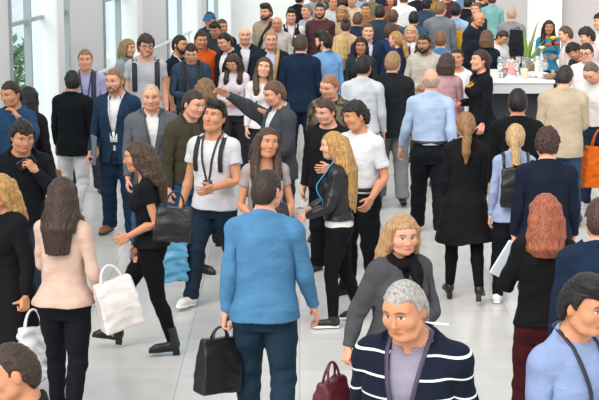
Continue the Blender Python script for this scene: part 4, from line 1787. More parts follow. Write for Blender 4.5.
P(301, 33.5, 1.81, 177, 'balding man in navy suit seen square from behind', hair=('short', '4d372b'), top=('blazer', '1a2c44'), inner=('inner', 'f2f2f2'), legs=('trousers', '1c2c44'), girth=1.1, pose=dict(look=(-6, 6, 0)))
P(329, 74.5, 1.77, -22, 'ginger man in camouflage jacket glancing down', hair=('crew', 'a5693f'), skin='pink', top=('jacket', '5f5a48', 'camo'), legs=('trousers', 'bfae92'), pose=dict(look=(-14, 18, 8)))
P(325, 98.5, 1.69, -26, 'brown-haired man in black sweater behind the long-haired blonde', hair=('short', '4a3226'), skin='pink', top=('sweater', '1a1c20'), legs=('trousers', '17191e'),
  pose=dict(look=(-16, 14, 4), aL='hold', aR='down'), lod=0, girth=1.08)
who25 = P(354, 100.5, 1.78, -42, 'tan man in short-sleeved white shirt and black trousers', hair=('messy', BLACK), skin='tan', top=('shortin', 'e6e9ee'), legs=('trousers', '15181d'), shoes=('shoe', '121110'),
        lod=0, pose=dict(look=(-30, 10, 0), aL=(-2, 16, 52, 30), aR='down', twist=6), extra=(('belt', '0f0e0e'),))
who26 = P(333, 130.5, 1.63, -96, 'woman with long golden hair in black leather jacket carrying a blue bag', 'f', hair=('verylong', 'c08f45'), skin='fair', top=('crop', '191a1e', 'leather'), inner=('inner', 'ecebe8'),
        legs=('leggings', '131417'), shoes=('sneaker', '1a1a1c', 'f2f2f2'), lod=0, pose=dict(look=(6, 6, 0), aL=(14, 14, 55, 20), aR=(18, 10, 55, 30), hL=.7, lL=(6, 6, 3, 0), lR=(-8, 8, 3, 10)), extra=(('strap', '46a6dc', .075, 1.12, 1.2, .06),))
who27 = P(268, 126.5, 1.69, 8, 'woman in grey-beige top with long brown hair and black crossbody bag', 'f', hair=('longfront', '4b3427'), skin='tan', top=('top', 'b3a5a4'), legs=('slim', '1c1f26'), lod=0,
        pose=dict(look=(14, -4, 6), aR=(8, 14, 70, 30), aL=(10, 14, 62, 30)), extra=(('necklace', 'c79a2c'), ('strap', '15161a', .085, 1.08, 1.15, .05, -.10), ('strap', '1a1b1f', -.10, 1.10, 1.15, .045)))
who28 = P(219, 101.5, 1.80, -20, 'man in white t-shirt with lanyard, jeans and white trainers walking', hair=('swept', BLACK), skin='tan', top=('tee', 'e3e2e8'), legs=('jeans', '20303f', 'denim'),
        shoes=('sneaker', 'e4e0da', 'ffffff'), lod=0, pose=dict(W_('R', 20), look=(-8, -14, 6), aR=(2, 12, 16, 10), aL=(12, 12, 78, 40), hR=.9),
        extra=(('lanyard', '23252c', '2b2d33'), ('strap', '15161a', .115, 1.2, 1.15, .04), ('strap', '15161a', -.115, 1.2, 1.15, .04)))
who29 = P(136, 140, 1.70, -84, 'woman in black with long brown hair striding in ankle boots', 'f', hair=('long', '4b3426'), skin='tan', top=('top', '191b20'), legs=('leggings', '121317'), shoes=('boot', '121110'), lod=0,
        pose=dict(lL=(-8, 6, 2, 2), lR=(26, 8, 2, -8), toe=4, lean=7, look=(0, 8, 0), aL=(-8, 10, 78, 10), aR=(4, 5, 22, 20)))
P(195, 89.5, 1.79, 38, 'man in olive jacket and blue jeans leaning in to listen', hair=('short', '3a2a21'), skin='pink', top=('jacket', '4b4636'), legs=('jeans', '2f587e', 'denim'), lod=0,
  pose=dict(lean=10, look=(10, 10, 0), aR='down', aL='clasp'), extra=(('lanyard', '1e2024', '202226'),))
P(151, 82.5, 1.80, 8, 'man with fair cropped hair in grey suit, white shirt and dark lanyard', hair=('buzz', 'cbb096'), skin='pink', top=('blazer', '666a71'), inner=('inner', 'f7f7f8'), legs=('jeans', '3c5d7e', 'denim'),
  lod=0, pose=dict(look=(-6, 8, 0)), extra=(('lanyard', '39404a', 'eeeeee'),), girth=1.06)
who32 = P(114, 67.5, 1.80, -12, 'man in blue suit with open white shirt and brown shoes', hair=('crew', '93684a'), skin='pink', top=('blazer', '263b52'), inner=('inner', 'f8f8fa'), legs=('trousers', '22364e'),
        shoes=('shoe', '8f5431'), lod=0, pose=dict(look=(-14, 8, 0), lL=(4, 4, 3, 0), lR=(-6, 6, 4, 0), aR=(2, 12, 24, 10), hR=.7), extra=(('stubble', '8a6248'), ('lanyard', 'c9ccd2', 'f4f4f4'), ('belt', '15120f')))
P(72, 69.5, 1.70, 166, 'man in black jacket and white jeans with brown boots, back turned', hair=('short', BLACK), skin='tan', top=('blazer', '15181c'), inner=('inner', 'eceff4'), legs=('jeans', 'e3dedf', 'denim'),
  shoes=('boot', '7a5638'), lod=0, pose=dict(lL=(2, 4, 3, 0), lR=(-8, 34, 3, 36), look=(28, 6, 0)))
who34 = P(85, 48.5, 1.76, 4, 'man in lavender shirt with navy lanyard beside the white column', hair=('short', '98734f'), skin='pink', top=('shirt', 'b7b2dc'), legs=('trousers', '3a3f4c'),
        extra=(('lanyard', '2b3050', 'e8e8f0'), ('strap', '25304a', .10, 1.15, 1.2, .06)))
who35 = P(23, 120.5, 1.78, 22, 'dark-haired man in black jacket raising a phone to his mouth', hair=('messy', '1a1512'), skin='tan', top=('jacket', '191c21'), legs=('jeans', '2c3a4c', 'denim'), lod=0,
        pose=dict(lean=9, look=(4, 14, 0), aL=(46, 12, 136, 40), aR='loose', hL=.75))
P(9, 80.5, 1.78, -32, 'man in blue jacket with a hand to his ear, in front of the window', hair=('short', '2e211a'), skin='tan', top=('jacket', '29486a'), legs=('trousers', '252a33'), pose=dict(look=(0, 12, 0), aL='ear', aR='hold'))
who37 = P(28, 85.5, 1.66, 165, 'black-haired woman in dark plum jacket with tan bag', 'f', hair=('long', '131011'), top=('jacket', '2b1d24'), legs=('slim', '1a1b20'), pose=dict(aR=(-6, 14, 20, 10), hR=.8))
who38 = P(-1, 172.5, 1.66, -40, 'blonde woman in black coat cut by the frame edge with a white carrier', 'f', hair=('long', 'bf8f45'), skin='tan', top=('coat', '18191d'), legs=('slim', '17181c'), lod=0, pose=dict(aL=(0, 16, 20, 10), hL=.9))
who39 = P(146, 34.5, 1.86, 6, 'tall man in pale grey t-shirt with glasses and backpack straps', hair=('curly', '3f3028'), skin='pink', top=('tee', 'c6c7cc'), legs=('jeans', '33465e', 'denim'), girth=1.14,
        pose=dict(look=(12, 8, 0)), extra=(('stubble', '94705a'), ('glasses', '4a3a30'), ('strap', '22242a', .12, 1.10, 1.15, .055), ('strap', '22242a', -.12, 1.10, 1.15, .055)))
P(128, 38.5, 1.68, 58, 'fair-haired woman in grey scarf behind the tall man', 'f', hair=('bob', 'a5824f'), top=('sweater', 'a9adb4'), legs=('slim', '3a3d44'), extra=(('scarf', '8b9098'),))
P(180, 34.5, 1.78, 56, 'black-bearded man in navy polo with white lanyard', hair=('short', BLACK), skin='tan', top=('polo', '1b2535'), legs=('trousers', '22262f'), extra=(('beard', '1c1512'), ('lanyard', 'd8d8d8', 'f2f2f2')))
P(191, 43.5, 1.76, 10, 'man in slate blue jacket looking down at his chest', hair=('short', DKB), skin='pink', top=('jacket', '3d4e63'), legs=('jeans', '2b3a50', 'denim'), pose=dict(look=(-6, 26, 0), aL='clasp', aR='clasp'),
  extra=(('lanyard', '22262c', '2a2c30'), ('strap', '1b1d22', .11, 1.1, 1.15, .05), ('strap', '1b1d22', -.11, 1.1, 1.15, .05)))
P(201, 30.5, 1.75, 18, 'dark-haired man in bright orange jacket among the group by the wall', hair=('short', '2b1f19'), skin='tan', top=('jacket', 'e2622a'), legs=('trousers', '2a2d35'), pose=dict(look=(4, 8, 0)))
P(209, 11.5, 1.78, -20, 'man in blue baseball cap and dark jacket', hair=('short', DKB), top=('jacket', '39414d'), legs=('trousers', '2b2e36'), extra=(('cap', '3f6c98'),), pose=dict(look=(0, 14, 0)))
P(214, 21.5, 1.74, -14, 'black-haired man with bowed head below the blue cap', hair=('quiff', BLACK), skin='tan', top=('jacket', '3a3e48'), legs=('trousers', '24272e'), pose=dict(look=(0, 26, 0)))
P(222, 18.5, 1.74, 24, 'brown-haired man half hidden behind the blue cap', hair=('short', '5a4030'), skin='tan', top=('jacket', '2b2d33'), legs=('trousers', '24272e'))
P(223, 32.5, 1.76, -48, 'man in black jacket over white shirt looking down sideways', hair=('short', BLACK), skin='pink', top=('blazer', '20242c'), inner=('inner', 'f5f5f6'), legs=('trousers', '1f2229'), pose=dict(look=(0, 18, 0)))
P(231, 54.5, 1.62, -10, 'woman in pale pink top with long brown hair bowing her head', 'f', hair=('longfront', '3d2b22'), skin='pink', top=('sweater', 'efe3ea'), legs=('slim', '2a2d35'), pose=dict(look=(-6, 30, 0), aL='clasp', aR='clasp'))
P(245, 25.5, 1.80, 4, 'balding pale man in dark navy suit jacket', hair=('balding', 'b08a68'), skin='fair', top=('blazer', '1c2a40'), inner=('inner', 'f3f3f5'), legs=('trousers', '1d2533'))
P(266, 56.5, 1.68, 6, 'woman in white blouse with long brown hair beneath the pointing arm', 'f', hair=('longfront', '573d2c'), skin='fair', top=('blouse', 'f3eff1'), legs=('slim', '2d3038'), pose=dict(look=(-10, -4, 8)))
P(271, 29.5, 1.82, 0, 'ginger-haired man in dark blazer with a tan shoulder strap', hair=('crew', 'b78350'), skin='pink', top=('blazer', '1f2731'), inner=('inner', 'c8d3e8'), legs=('trousers', '262a33'), pose=dict(look=(4, 8, 0)),
  extra=(('strap', 'b08a5a', .09, 1.1, 1.2, .05, -.06),))
P(272, 80.5, 1.78, -58, 'man in grey blazer stretching out a pointing arm', hair=('short', '6b4a36'), skin='pink', top=('blazer', '494d53'), inner=('inner', 'eeeeee'), legs=('trousers', '33363d'),
  pose=dict(look=(-6, 16, 6), aL=(12, 10, 60, 40), aR=(114, 4, 8, 0), hR=.1))
P(205, 78.5, 1.72, 165, 'person with tousled light brown hair behind the olive jacket', hair=('shag', '86603c'), top=('jacket', '3c3a3a'), legs=('trousers', '2b2d33'))
P(266, 3.5, 1.86, -28, 'tall bearded man in tan coat with a black strap across', hair=('swept', '2a1f19'), skin='pink', top=('jacket', 'b7a58c'), legs=('trousers', '3a3a3e'), extra=(('beard', '2e211a'), ('strap', '18181b', .10, 1.05, 1.1, .06, -.2)))
P(277, 15.5, 1.70, -6, 'short bald man below the tall bearded one', hair=('bald', 'a58a72'), skin='tan', top=('shirt', 'c9c4c0'), legs=('trousers', '33353b'), pose=dict(look=(0, 12, 0)))
P(291, 8.5, 1.73, 2, 'man in black waistcoat with name badge and lanyard', hair=('quiff', BLACK), skin='pink', top=('vest', '1f2936'), inner=('shirt', 'e6e6ea'), legs=('trousers', '1f2229'), extra=(('nametag', 'f2f2f2'), ('lanyard', '7a3a3a', 'f0f0f0')))
P(307, 3.5, 1.75, -48, 'grey-haired man in pale shirt between waistcoat and maroon shirt', hair=('short', '8d8178'), skin='pink', top=('shirt', 'babdc8'), legs=('trousers', '34363d'))
P(320, 2.5, 1.83, -8, 'bearded man in maroon shirt with white name badge', hair=('short', BLACK), skin='tan', top=('shirt', '573a3d'), legs=('trousers', '24262d'), extra=(('beard', '1d1613'), ('nametag', 'f4f4f4')), girth=1.12)
P(341, 34.5, 1.68, 168, 'woman with long pale blonde hair next to the bright blue shirt', 'f', hair=('long', 'd0a863'), top=('jacket', '2a2a2e'), legs=('slim', '26282e'))
P(361, 36.5, 1.66, -4, 'dark-haired olive-skinned woman facing forward above the pale grey shirt', 'f', hair=('bob', '241a16'), skin='olive', top=('blazer', '2c3a3c'), inner=('inner', 'cfd6d4'), legs=('slim', '23262c'), extra=(('necklace', 'd8d4c8'),))
P(368, 22.5, 1.74, 4, 'pale round-faced man in light blue shirt and navy jacket', hair=('crew', '5a4232'), skin='fair', top=('blazer', '22324c'), inner=('inner', 'c5d2e8'), legs=('trousers', '22262e'), girth=1.08)
P(346, 17.5, 1.68, 172, 'woman with brown hair bun in camel top', 'f', hair=('bun', '4a3427'), top=('sweater', 'd2b088'), legs=('slim', '34343a'))
P(396, 30.5, 1.68, -118, 'woman in navy jacket with a long golden ponytail', 'f', hair=('lowpony', 'b9863f'), skin='pink', top=('jacket', '23334f'), legs=('slim', '1f2229'))
P(390, 23.5, 1.70, 170, 'person with brown hair and bright blue collar in the tight crowd', hair=('messy', '503426'), top=('jacket', '27436e'), legs=('trousers', '22252c'))
P(411, 25.5, 1.66, -14, 'older blonde woman with white scarf', 'f', hair=('shag', 'd0a86e'), skin='pink', top=('jacket', '3a3f49'), legs=('slim', '2b2d33'), extra=(('scarf', 'ece9ea'),))
P(424, 33.5, 1.76, -18, 'black-bearded man in light beige jacket', hair=('short', BLACK), skin='olive', top=('jacket', 'c2bbae'), legs=('trousers', '4a4a4c'), extra=(('beard', '17120f'),), pose=dict(look=(-8, 10, 0), aR='clasp'))
P(441, 29.5, 1.78, 172, 'man with cropped brown hair in denim shirt from behind', hair=('crew', '7d583a'), top=('shirt', '5d86b6', 'denim'), legs=('trousers', '2a2f3a'), girth=1.04)
P(441, 0.5, 1.88, 176, 'tall man in mid-grey suit jacket seen from behind', hair=('short', '855f40'), top=('blazer', '7d848c'), inner=('inner', 'f3f3f3'), legs=('trousers', '5a6068'), pose=dict(look=(-30, 6, 0)), girth=1.04)
who68 = P(456, 2.5, 1.82, 170, 'black-haired man in light blue shirt beside the mid-grey suit', hair=('short', BLACK), top=('shirt', 'a3c2ea'), legs=('jeans', '35557e', 'denim'), pose=dict(aR=(6, 14, 14, 10), hR=.9))
P(480, 10.5, 1.78, 58, 'bald man in dark navy jacket leaning towards the table', hair=('bald', '6a4c38'), skin='tan', top=('jacket', '1d2636'), legs=('trousers', '1f222a'), pose=dict(lean=10, look=(0, 14, 0)), girth=1.08)
P(474, 39.5, 1.70, 152, 'person in dark hood and navy jacket', hair=None, top=('jacket', '24354f'), legs=('trousers', '1d2027'), extra=(('hood', '151a24'),), pose=dict(look=(0, 6, 0)))
P(380, 4.5, 1.80, 174, 'dark-haired man in slate suit jacket at the far rows', hair=('short', DKB), top=('blazer', '36424f'), inner=('inner', 'eeeeee'), legs=('trousers', '2a2f38'), girth=1.1)
P(358, 11.5, 1.72, 168, 'man with nut-brown hair and navy collar behind the round-faced man', hair=('short', '6a472f'), top=('jacket', '27344c'), legs=('trousers', '24272e'))
P(342, 5.5, 1.74, -18, 'fair-haired woman in sand-coloured top behind the hair bun', 'f', hair=('shag', 'b58a55'), skin='tan', top=('sweater', 'c9ab86'), legs=('slim', '33343a'))
P(366, 2.5, 1.70, -4, 'tan-faced man in rust shirt among the far rows', hair=('short', '4a3224'), skin='tan', top=('shirt', '9a6a4a'), legs=('trousers', '2b2d33'))
P(393, 9.5, 1.70, 172, 'person with chestnut hair in front of the white-shirted man', hair=('messy', '6b4430'), top=('sweater', '7a5a4c'), legs=('trousers', '2b2d33'))
P(404, -9.5, 1.84, 176, 'man in bright white shirt from behind at the far rows', hair=('short', '6a5040'), top=('shirt', 'f0f1f5'), legs=('trousers', '2b2f3a'))
P(414, 10.5, 1.74, 172, 'black-haired man in petrol blue jacket', hair=('short', '15110f'), top=('jacket', '3a536f'), legs=('trousers', '24272e'), girth=1.08)
P(427, -3.5, 1.80, 160, 'dark-haired man in blue-grey jacket beside the tall grey suit', hair=('messy', BLACK), top=('jacket', '35485f'), legs=('trousers', '24272e'))
P(333, -4.5, 1.76, 12, 'man in pale grey shirt with black strap above the maroon shirt', hair=('short', DKB), skin='tan', top=('shirt', 'cfd2d6'), legs=('trousers', '26282e'), extra=(('strap', '18181b', .10, 1.1, 1.1, .07),))
P(352, -6.5, 1.74, -10, 'ruddy man in cream shirt in the last row', hair=('short', '6a4630'), skin='tan', top=('shirt', 'd9c2a8'), legs=('trousers', '26282e'))
P(300, -8.5, 1.78, 158, 'man in black suit behind the waistcoat', hair=('short', BLACK), top=('blazer', '1b1e25'), inner=('inner', 'e8e8ec'), legs=('trousers', '1b1e25'))
P(391, -7.5, 1.72, -14, 'auburn-haired woman in brown top in the last row', 'f', hair=('bob', '6a3a24'), skin='tan', top=('sweater', '8a5a40'), legs=('slim', '26282e'))
P(469, -4.5, 1.78, 150, 'dark-haired man in black jacket with white collar, last row', hair=('short', BLACK), top=('blazer', '1d2029'), inner=('inner', 'f4f4f4'), legs=('trousers', '1b1e25'))
P(476, 2.5, 1.68, -22, 'pink-faced woman peering between dark jackets', 'f', hair=('bun', '7a4a30'), skin='pink', top=('jacket', '2c2f38'), legs=('slim', '1d2027'))
P(492, -7.5, 1.74, 178, 'person in pale teal top near the grey wall panel', hair=('short', '4a3226'), top=('shirt', '7fb3b3'), legs=('trousers', '34363d'))
P(484, -9.5, 1.74, 100, 'brown-haired man in charcoal sweater beside the teal top', hair=('short', '5a3c2a'), skin='tan', top=('sweater', '2f3238'), legs=('trousers', '24272e'))
P(418, -11.5, 1.74, 175, 'man in black jacket at the very back beside the white shirt', hair=('short', '33241c'), top=('jacket', '23262d'), legs=('trousers', '1b1e25'))
P(448, -12.5, 1.78, 20, 'man in burgundy sweater at the very back', hair=('short', '4a3226'), skin='tan', top=('sweater', '5c3038'), legs=('trousers', '1b1e25'))
P(372, -10.5, 1.76, 170, 'brown-haired man in olive shirt at the very back', hair=('short', '503626'), top=('shirt', '7c7a5e'), legs=('trousers', '24272e'))
P(317, -11.5, 1.74, 30, 'blonde woman in light grey jacket at the very back', 'f', hair=('bob', 'b98f58'), skin='pink', top=('jacket', 'a5a8ae'), legs=('slim', '34363d'))
P(601, 12.5, 1.84, -80, 'black-haired man in white shirt by the frame edge, above the glasses', hair=('messy', '15110f'), top=('shirt', 'eeeeef'), legs=('trousers', '1b1e25'))
P(326, -12.5, 1.76, 10, 'man in slate polo at the very back over the pale grey shirt', hair=('short', '4a3226'), skin='tan', top=('polo', '4a5664'), legs=('trousers', '24272e'))
P(343, -13.5, 1.72, 165, 'woman in black top cut by the upper frame edge', 'f', hair=('mid', '4b3426'), top=('sweater', '1d1f25'), legs=('slim', '24272e'))
P(361, -13, 1.78, -12, 'man in sky-coloured shirt cut by the upper frame edge', hair=('short', BRN), skin='tan', top=('shirt', '9db8d8'), legs=('trousers', '24272e'))
P(383, -14, 1.76, 174, 'man in navy blazer cut by the upper frame edge', hair=('short', BLACK), top=('blazer', '1f2c42'), inner=('inner', 'f0f0f0'), legs=('trousers', '1f2735'))
P(433, -13.5, 1.78, -8, 'woman in mustard cardigan cut by the upper frame edge', 'f', hair=('mid', '6a4630'), skin='tan', top=('sweater', 'b58a3c'), legs=('slim', '24272e'))
P(462, -13, 1.78, 172, 'man in pale denim shirt cut by the upper frame edge', hair=('short', '5a4030'), top=('shirt', '7f9cc0'), legs=('trousers', '24272e'))
P(478, -14, 1.76, 8, 'man in graphite suit cut by the upper frame edge', hair=('short', DKB), skin='tan', top=('blazer', '33373e'), inner=('inner', 'e8e8ec'), legs=('trousers', '24272e'))

settle([(2.52, 3.52, 21.95, 23.55)])
build_people()
# ------------------------------------------------------------------ bags and held things
def bag(name, label, cat, pt, size, handle, mat, rot=0.0, ripple=.006, hmat=None, tilt=0.0, wide=.5, clasp=None):
    """A bag hanging from the point pt by its handles."""
    w, d, h = size
    t = empty(name, (pt[0], pt[1], pt[2]), math.radians(rot))
    t.rotation_euler = (0, math.radians(tilt), math.radians(rot))
    tag(t, label, cat)
    V = Vol((-w * .75, -d - .03, -handle - h - .04), (w * .75, d + .03, -handle + .04), max(.007, w / 45))

    def shape(p):
        k = np.clip((-handle - p[..., 2]) / h, 0, 1)
        dd = d * (.45 + .75 * np.sin(np.minimum(k * 1.25, 1) * PI * .62))
        ww = w * (.93 + .09 * k)
        q = np.stack([np.abs(p[..., 0]) - ww / 2 + .02, np.abs(p[..., 1]) - dd / 2 + .015, np.abs(p[..., 2] + handle + h / 2) - h / 2 + .015], -1)
        return np.linalg.norm(np.maximum(q, 0), axis=-1) + np.minimum(q.max(-1), 0) - .015
    V.add(shape, (-w * .6, -d * .7, -handle - h), (w * .6, d * .7, -handle))
    V.f = V.f + folds(V.pts()[1], ripple, 1.6).astype(F32)
    v, q = V.mesh()
    v, f = decimate(v, q, .3)
    me = mesh_from('bag_body', v, f)
    at = me.attributes.new('rest', 'FLOAT_VECTOR', 'POINT')
    at.data.foreach_set('vector', v.astype(F32).ravel())
    add_obj('bag_body', me, mat, t)
    for s in (-1, 1):
        pts = [(w * wide / 2 * math.cos(a), s * d * .16 * (1 - math.sin(a)), -handle + (handle + .0) * math.sin(a) - .02 * (1 - math.sin(a))) for a in [PI * i / 12 for i in range(13)]]
        MB().tube(pts, .008, 6).build('handle', hmat or mat, t, True)
    if clasp:
        MB().lathe((0, 0, 0), [(.012, 0), (.028, .004), (.028, .012), (.012, .016)], 14).build('clasp', plain(clasp, .25, 1.0), t, True)
        k = t.children[-1]
        k.rotation_euler = (PI / 2, 0, 0)
        k.location = (0, -d * .62, -handle - h * .55)
    return t


def slab(name, label, cat, pt, size, mat, rot=(0, 0, 0), extra=None):
    m = MB().box((0, 0, 0), size)
    o = m.build(name, mat, bevel=min(size) * .3)
    o.location = pt
    o.rotation_euler = tuple(math.radians(a) for a in rot)
    tag(o, label, cat)
    return o


bag('briefcase', 'soft black briefcase hanging from the hand of the sky blue shirt man', 'bag', at_hand(who4, 'L') + np.array([-.05, 0, 0]), (.30, .12, .36), .07, fabric('15161a', 'leather'), 35, .003, plain('111111', .5), 4, .4)
p = at_bone(who5, 'farmR', JO['f']['farmR'] + np.array([0, 0, -.03]))
bag('tote_bag', 'white leather tote bag on the arm of the woman in pale pink blouse', 'bag', p + np.array([.11, -.05, .07]), (.29, .13, .34), .10, fabric('ece6e2', 'leather'), 25, .004, None, -14)
bag('shoulder_bag', 'burgundy bag held low by the blonde woman in grey coat', 'bag', at_hand(who6, 'R') + np.array([-.10, 0, 0]), (.28, .13, .32), .10, fabric('5a1a24', 'leather'), 60, .006)
bag('tote_bag', 'orange fabric tote bag hanging beside the stooping man', 'bag', at_hand(who14, 'L') + np.array([-.12, -.25, .16]), (.36, .14, .46), .20, fabric('e8701e'), 20, .012, None, 6)
bag('carrier_bag', 'light blue plastic carrier bag held by the white trainers man', 'bag', at_hand(who28, 'R') + np.array([-.07, -.20, .04]), (.26, .12, .42), .16, fabric('69b4dd', 'satin'), 20, .016)
bag('carrier_bag', 'bright blue carrier bag held by the golden-haired woman', 'bag', at_hand(who26, 'L') + np.array([-.13, .02, .16]), (.28, .10, .36), .10, fabric('3f9bd4', 'satin'), -10, .010, None, 8)
bag('handbag', 'black leather handbag on the elbow of the striding woman in black', 'bag', at_bone(who29, 'farmL', JO['f']['farmL']) + np.array([.17, -.12, .26]), (.29, .14, .26), .12, fabric('1b1b1e', 'leather'), 6, .006, None, 6)
bag('shoulder_bag', 'slate grey bag slung at the hip of the bald man', 'bag', at_bone(who18, 'spine', (-.31, .03, 1.22)), (.26, .10, .36), .16, fabric('79848f', 'leather'), 40, .005)
bag('handbag', 'tan handbag carried by the woman in plum jacket', 'bag', at_hand(who37, 'R') + np.array([-.03, -.03, .16]), (.26, .10, .24), .10, fabric('97602f', 'leather'), 20, .004)
bag('carrier_bag', 'white carrier bag beside the blonde woman cut by the frame edge', 'bag', at_hand(who38, 'L') + np.array([.07, -.01, .0]), (.24, .11, .38), .12, fabric('e9eaee', 'satin'), 30, .014)
bag('tote_bag', 'yellow tote bag behind the black-haired man in light blue shirt', 'bag', at_bone(who68, 'chest', (-.07, .19, 1.42)), (.16, .10, .42), .10, fabric('e2aa33'), 0, .006)
bag('crossbody_bag', 'small black crossbody bag in front of the woman in grey-beige top', 'bag', at_bone(who27, 'spine', (.04, -.19, 1.20)), (.28, .10, .22), .05, fabric('17171a', 'leather'), 8, .004)
bp = at_bone(who10, 'chest', (0, back_y(0, 1.24, 'f', .016) + .10, 1.40))
bk = bag('backpack', 'small black leather backpack with round gold clasp', 'backpack', bp, (.27, .11, .34), .02, fabric('1a1b1f', 'leather'), -3 + 0, .004, None, 0, .25, 'd2a650')
bk.children[-1].location = (0, -.085, -.20)
for s in (-1, 1):
    MB().tube([(s * .10, .02, -.05), (s * .105, .05, .04), (s * .105, .12, .085), (s * .11, .20, .06)], .013, 8).build('shoulder_strap', fabric('1a1b1f', 'leather'), bk, True)
bp = at_bone(whoG, 'chest', (-.13, .23, 1.42))
bag('backpack', 'black backpack hung on one shoulder of the man in grey t-shirt', 'backpack', bp, (.28, .16, .44), .04, fabric('22252c'), -10, .006, None, 4, .3)

slab('newspaper', 'folded white and blue newspaper in the hand of the red-haired woman', 'newspaper', at_bone(who7, 'chest', (.22, -.26, 1.26)), (.20, .018, .25), plain('dde6f0', .7), (10, 28, 15))
slab('phone', 'dark phone held to the mouth of the man in black jacket', 'phone', at_hand(who35, 'L'), (.075, .012, .15), plain('1a1c22', .2), (0, 60, 10))
slab('phone', 'brown-cased phone in the hand of the stooping man', 'phone', at_hand(who14, 'R'), (.075, .014, .15), plain('5a3a26', .5), (60, 0, 20))
slab('paper', 'white leaflet in the hand of the golden-haired woman', 'leaflet', at_hand(who26, 'R') + np.array([-.02, 0, -.05]), (.15, .006, .20), plain('f0f0ee', .6), (10, 0, -10))
slab('paper', 'bundle of white papers carried by the blonde woman in grey coat', 'papers', at_hand(who6, 'L') + np.array([.02, -.02, -.02]), (.21, .012, .26), plain('f2f0ec', .6), (70, 10, 20))
slab('folder', 'slim grey folder in the hand of the man in blue suit', 'folder', at_hand(who32, 'R') + np.array([.03, 0, .12]), (.03, .22, .30), plain('6d747b', .5), (0, 4, 20))

# ------------------------------------------------------------------ the table
TZ = 1.10
TX, TY, TW, TD = 3.02, 22.75, 1.0, 1.6
tb = empty('table', (TX, TY, 0))
tag(tb, 'long white standing table crowded with glasses and flowers', 'table')
MB().box((0, 0, TZ - .02), (TW, TD, .04)).build('tabletop', plain('e9e9ea', .3), tb, bevel=.006)
MB().box((0, -TD / 2 + .04, TZ - .11), (TW - .04, .04, .14)).box((0, TD / 2 - .04, TZ - .11), (TW - .04, .04, .14)).box((-TW / 2 + .04, 0, TZ - .11), (.04, TD - .12, .14)).box((TW / 2 - .04, 0, TZ - .11), (.04, TD - .12, .14)).build('apron', plain('c3c5c7', .4), tb)
for sx in (-1, 1):
    for sy in (-1, 1):
        MB().box((sx * (TW / 2 - .08), sy * (TD / 2 - .09), (TZ - .18) / 2), (.08, .08, TZ - .18)).build('leg', plain('30343a', .5), tb)
MB().box((0, .1, (TZ - .18) / 2), (TW - .3, TD - .4, TZ - .18)).build('base', plain('3a3d44', .7), tb)


def on_table(px, py):
    return ray_to_height(px, py, TZ)



m_, nt_, b_ = new_mat('drinking_glass')
b_.inputs['Base Color'].default_value = (.92, .97, .98, 1)
b_.inputs['Roughness'].default_value = .03
b_.inputs['Transmission Weight'].default_value = .85
DRINK = m_
GL = 'things set out on the white table'
wine = None
wg = [(500, 77.5, 'wine glass at the near corner of the table beside the auburn-haired woman'), (508, 73, 'wine glass behind the pink jar'), (518, 71.5, 'wine glass between the jar and the flower vase'),
      (540, 72, 'wine glass beside the flower vase'), (543.5, 75.5, 'wine glass close to the bending man'), (545, 77, 'wine glass behind the white bowls'), (516, 77, 'wine glass in front of the pink jar'),
      (500, 71.5, 'wine glass by the man looking down at the table top'), (535, 70.5, 'wine glass at the far side of the flower vase')]
for i, (x, y, lb) in enumerate(wg):
    t = empty('wine_glass', on_table(x, y))
    tag(t, lb, 'glass', GL)
    if wine is None:
        b = MB().lathe((0, 0, .10), [(.008, 0), (.03, .015), (.043, .05), (.042, .08), (.034, .12), (.032, .12), (.040, .08), (.04, .05), (.02, .016), (.004, .010)], 16).build('bowl', DRINK, t, True)
        s_ = MB().lathe((0, 0, 0), [(.036, 0), (.034, .004), (.006, .010), (.005, .10)], 14).build('stem', DRINK, t, True)
        wine = (b, s_)
    else:
        for o in wine:
            c = o.copy()
            c.parent = t
            COL.objects.link(c)
tm = None
for x, y, lb in ((505, 78, 'water tumbler nearest the auburn-haired woman'), (521, 75, 'water tumbler behind the cream cup'), (539, 71, 'water tumbler beside the clear bottle'), (553, 77.5, 'water tumbler by the brown bowl')):
    if tm is None:
        tm = o = MB().lathe((0, 0, 0), [(.030, 0), (.036, .11), (.033, .11), (.028, .008)], 16).build('tumbler', DRINK, None, True)
    else:
        o = tm.copy()
        COL.objects.link(o)
    o.location = on_table(x, y)
    tag(o, lb, 'glass', GL)
o = MB().lathe((0, 0, 0), [(.040, 0), (.052, .13), (.054, .135), (.050, .135), (.038, .01)], 20).build('paper_cup', plain('eadfc4', .6), None, True)
o.location = on_table(524, 78.5)
tag(o, 'cream paper cup at the near edge of the table', 'cup', GL)
for k, (x, y, c1, lb) in enumerate(((533.5, 77.5, 'f2f2f0', 'white bowl with dark olives in front of the flower vase'), (541.5, 78.3, 'f0f0ee', 'white bowl of small bites next to the olives'), (549.5, 79.2, '9a7654', 'brown wooden bowl near the bending man'))):
    t = empty('bowl', on_table(x, y))
    tag(t, lb, 'bowl', GL)
    MB().lathe((0, 0, 0), [(.04, 0), (.085, .05), (.095, .075), (.088, .075), (.078, .045), (.03, .02)], 22).build('dish', plain(c1, .35), t, True)
    f_ = MB()
    q = random.Random(k)
    for n in range(16):
        a, rr = q.uniform(0, 2 * PI), q.uniform(0, .055)
        f_.lathe((rr * math.cos(a), rr * math.sin(a), .042), [(.004, 0), (.014, .008), (.015, .016), (.010, .026), (.002, .03)], 8)
    fo = f_.build('food', plain(('2a2c22', '6a7a3a', '3a2a20')[k], .4), t, True)
    fo['kind'] = 'stuff'
t = empty('jar', on_table(512, 75))
tag(t, 'pink glass jar with a lid on the table', 'jar', GL)
MB().lathe((0, 0, 0), [(.05, 0), (.06, .02), (.06, .14), (.045, .17), (.045, .18)], 20).build('jar_body', plain('dd9a94', .25), t, True)
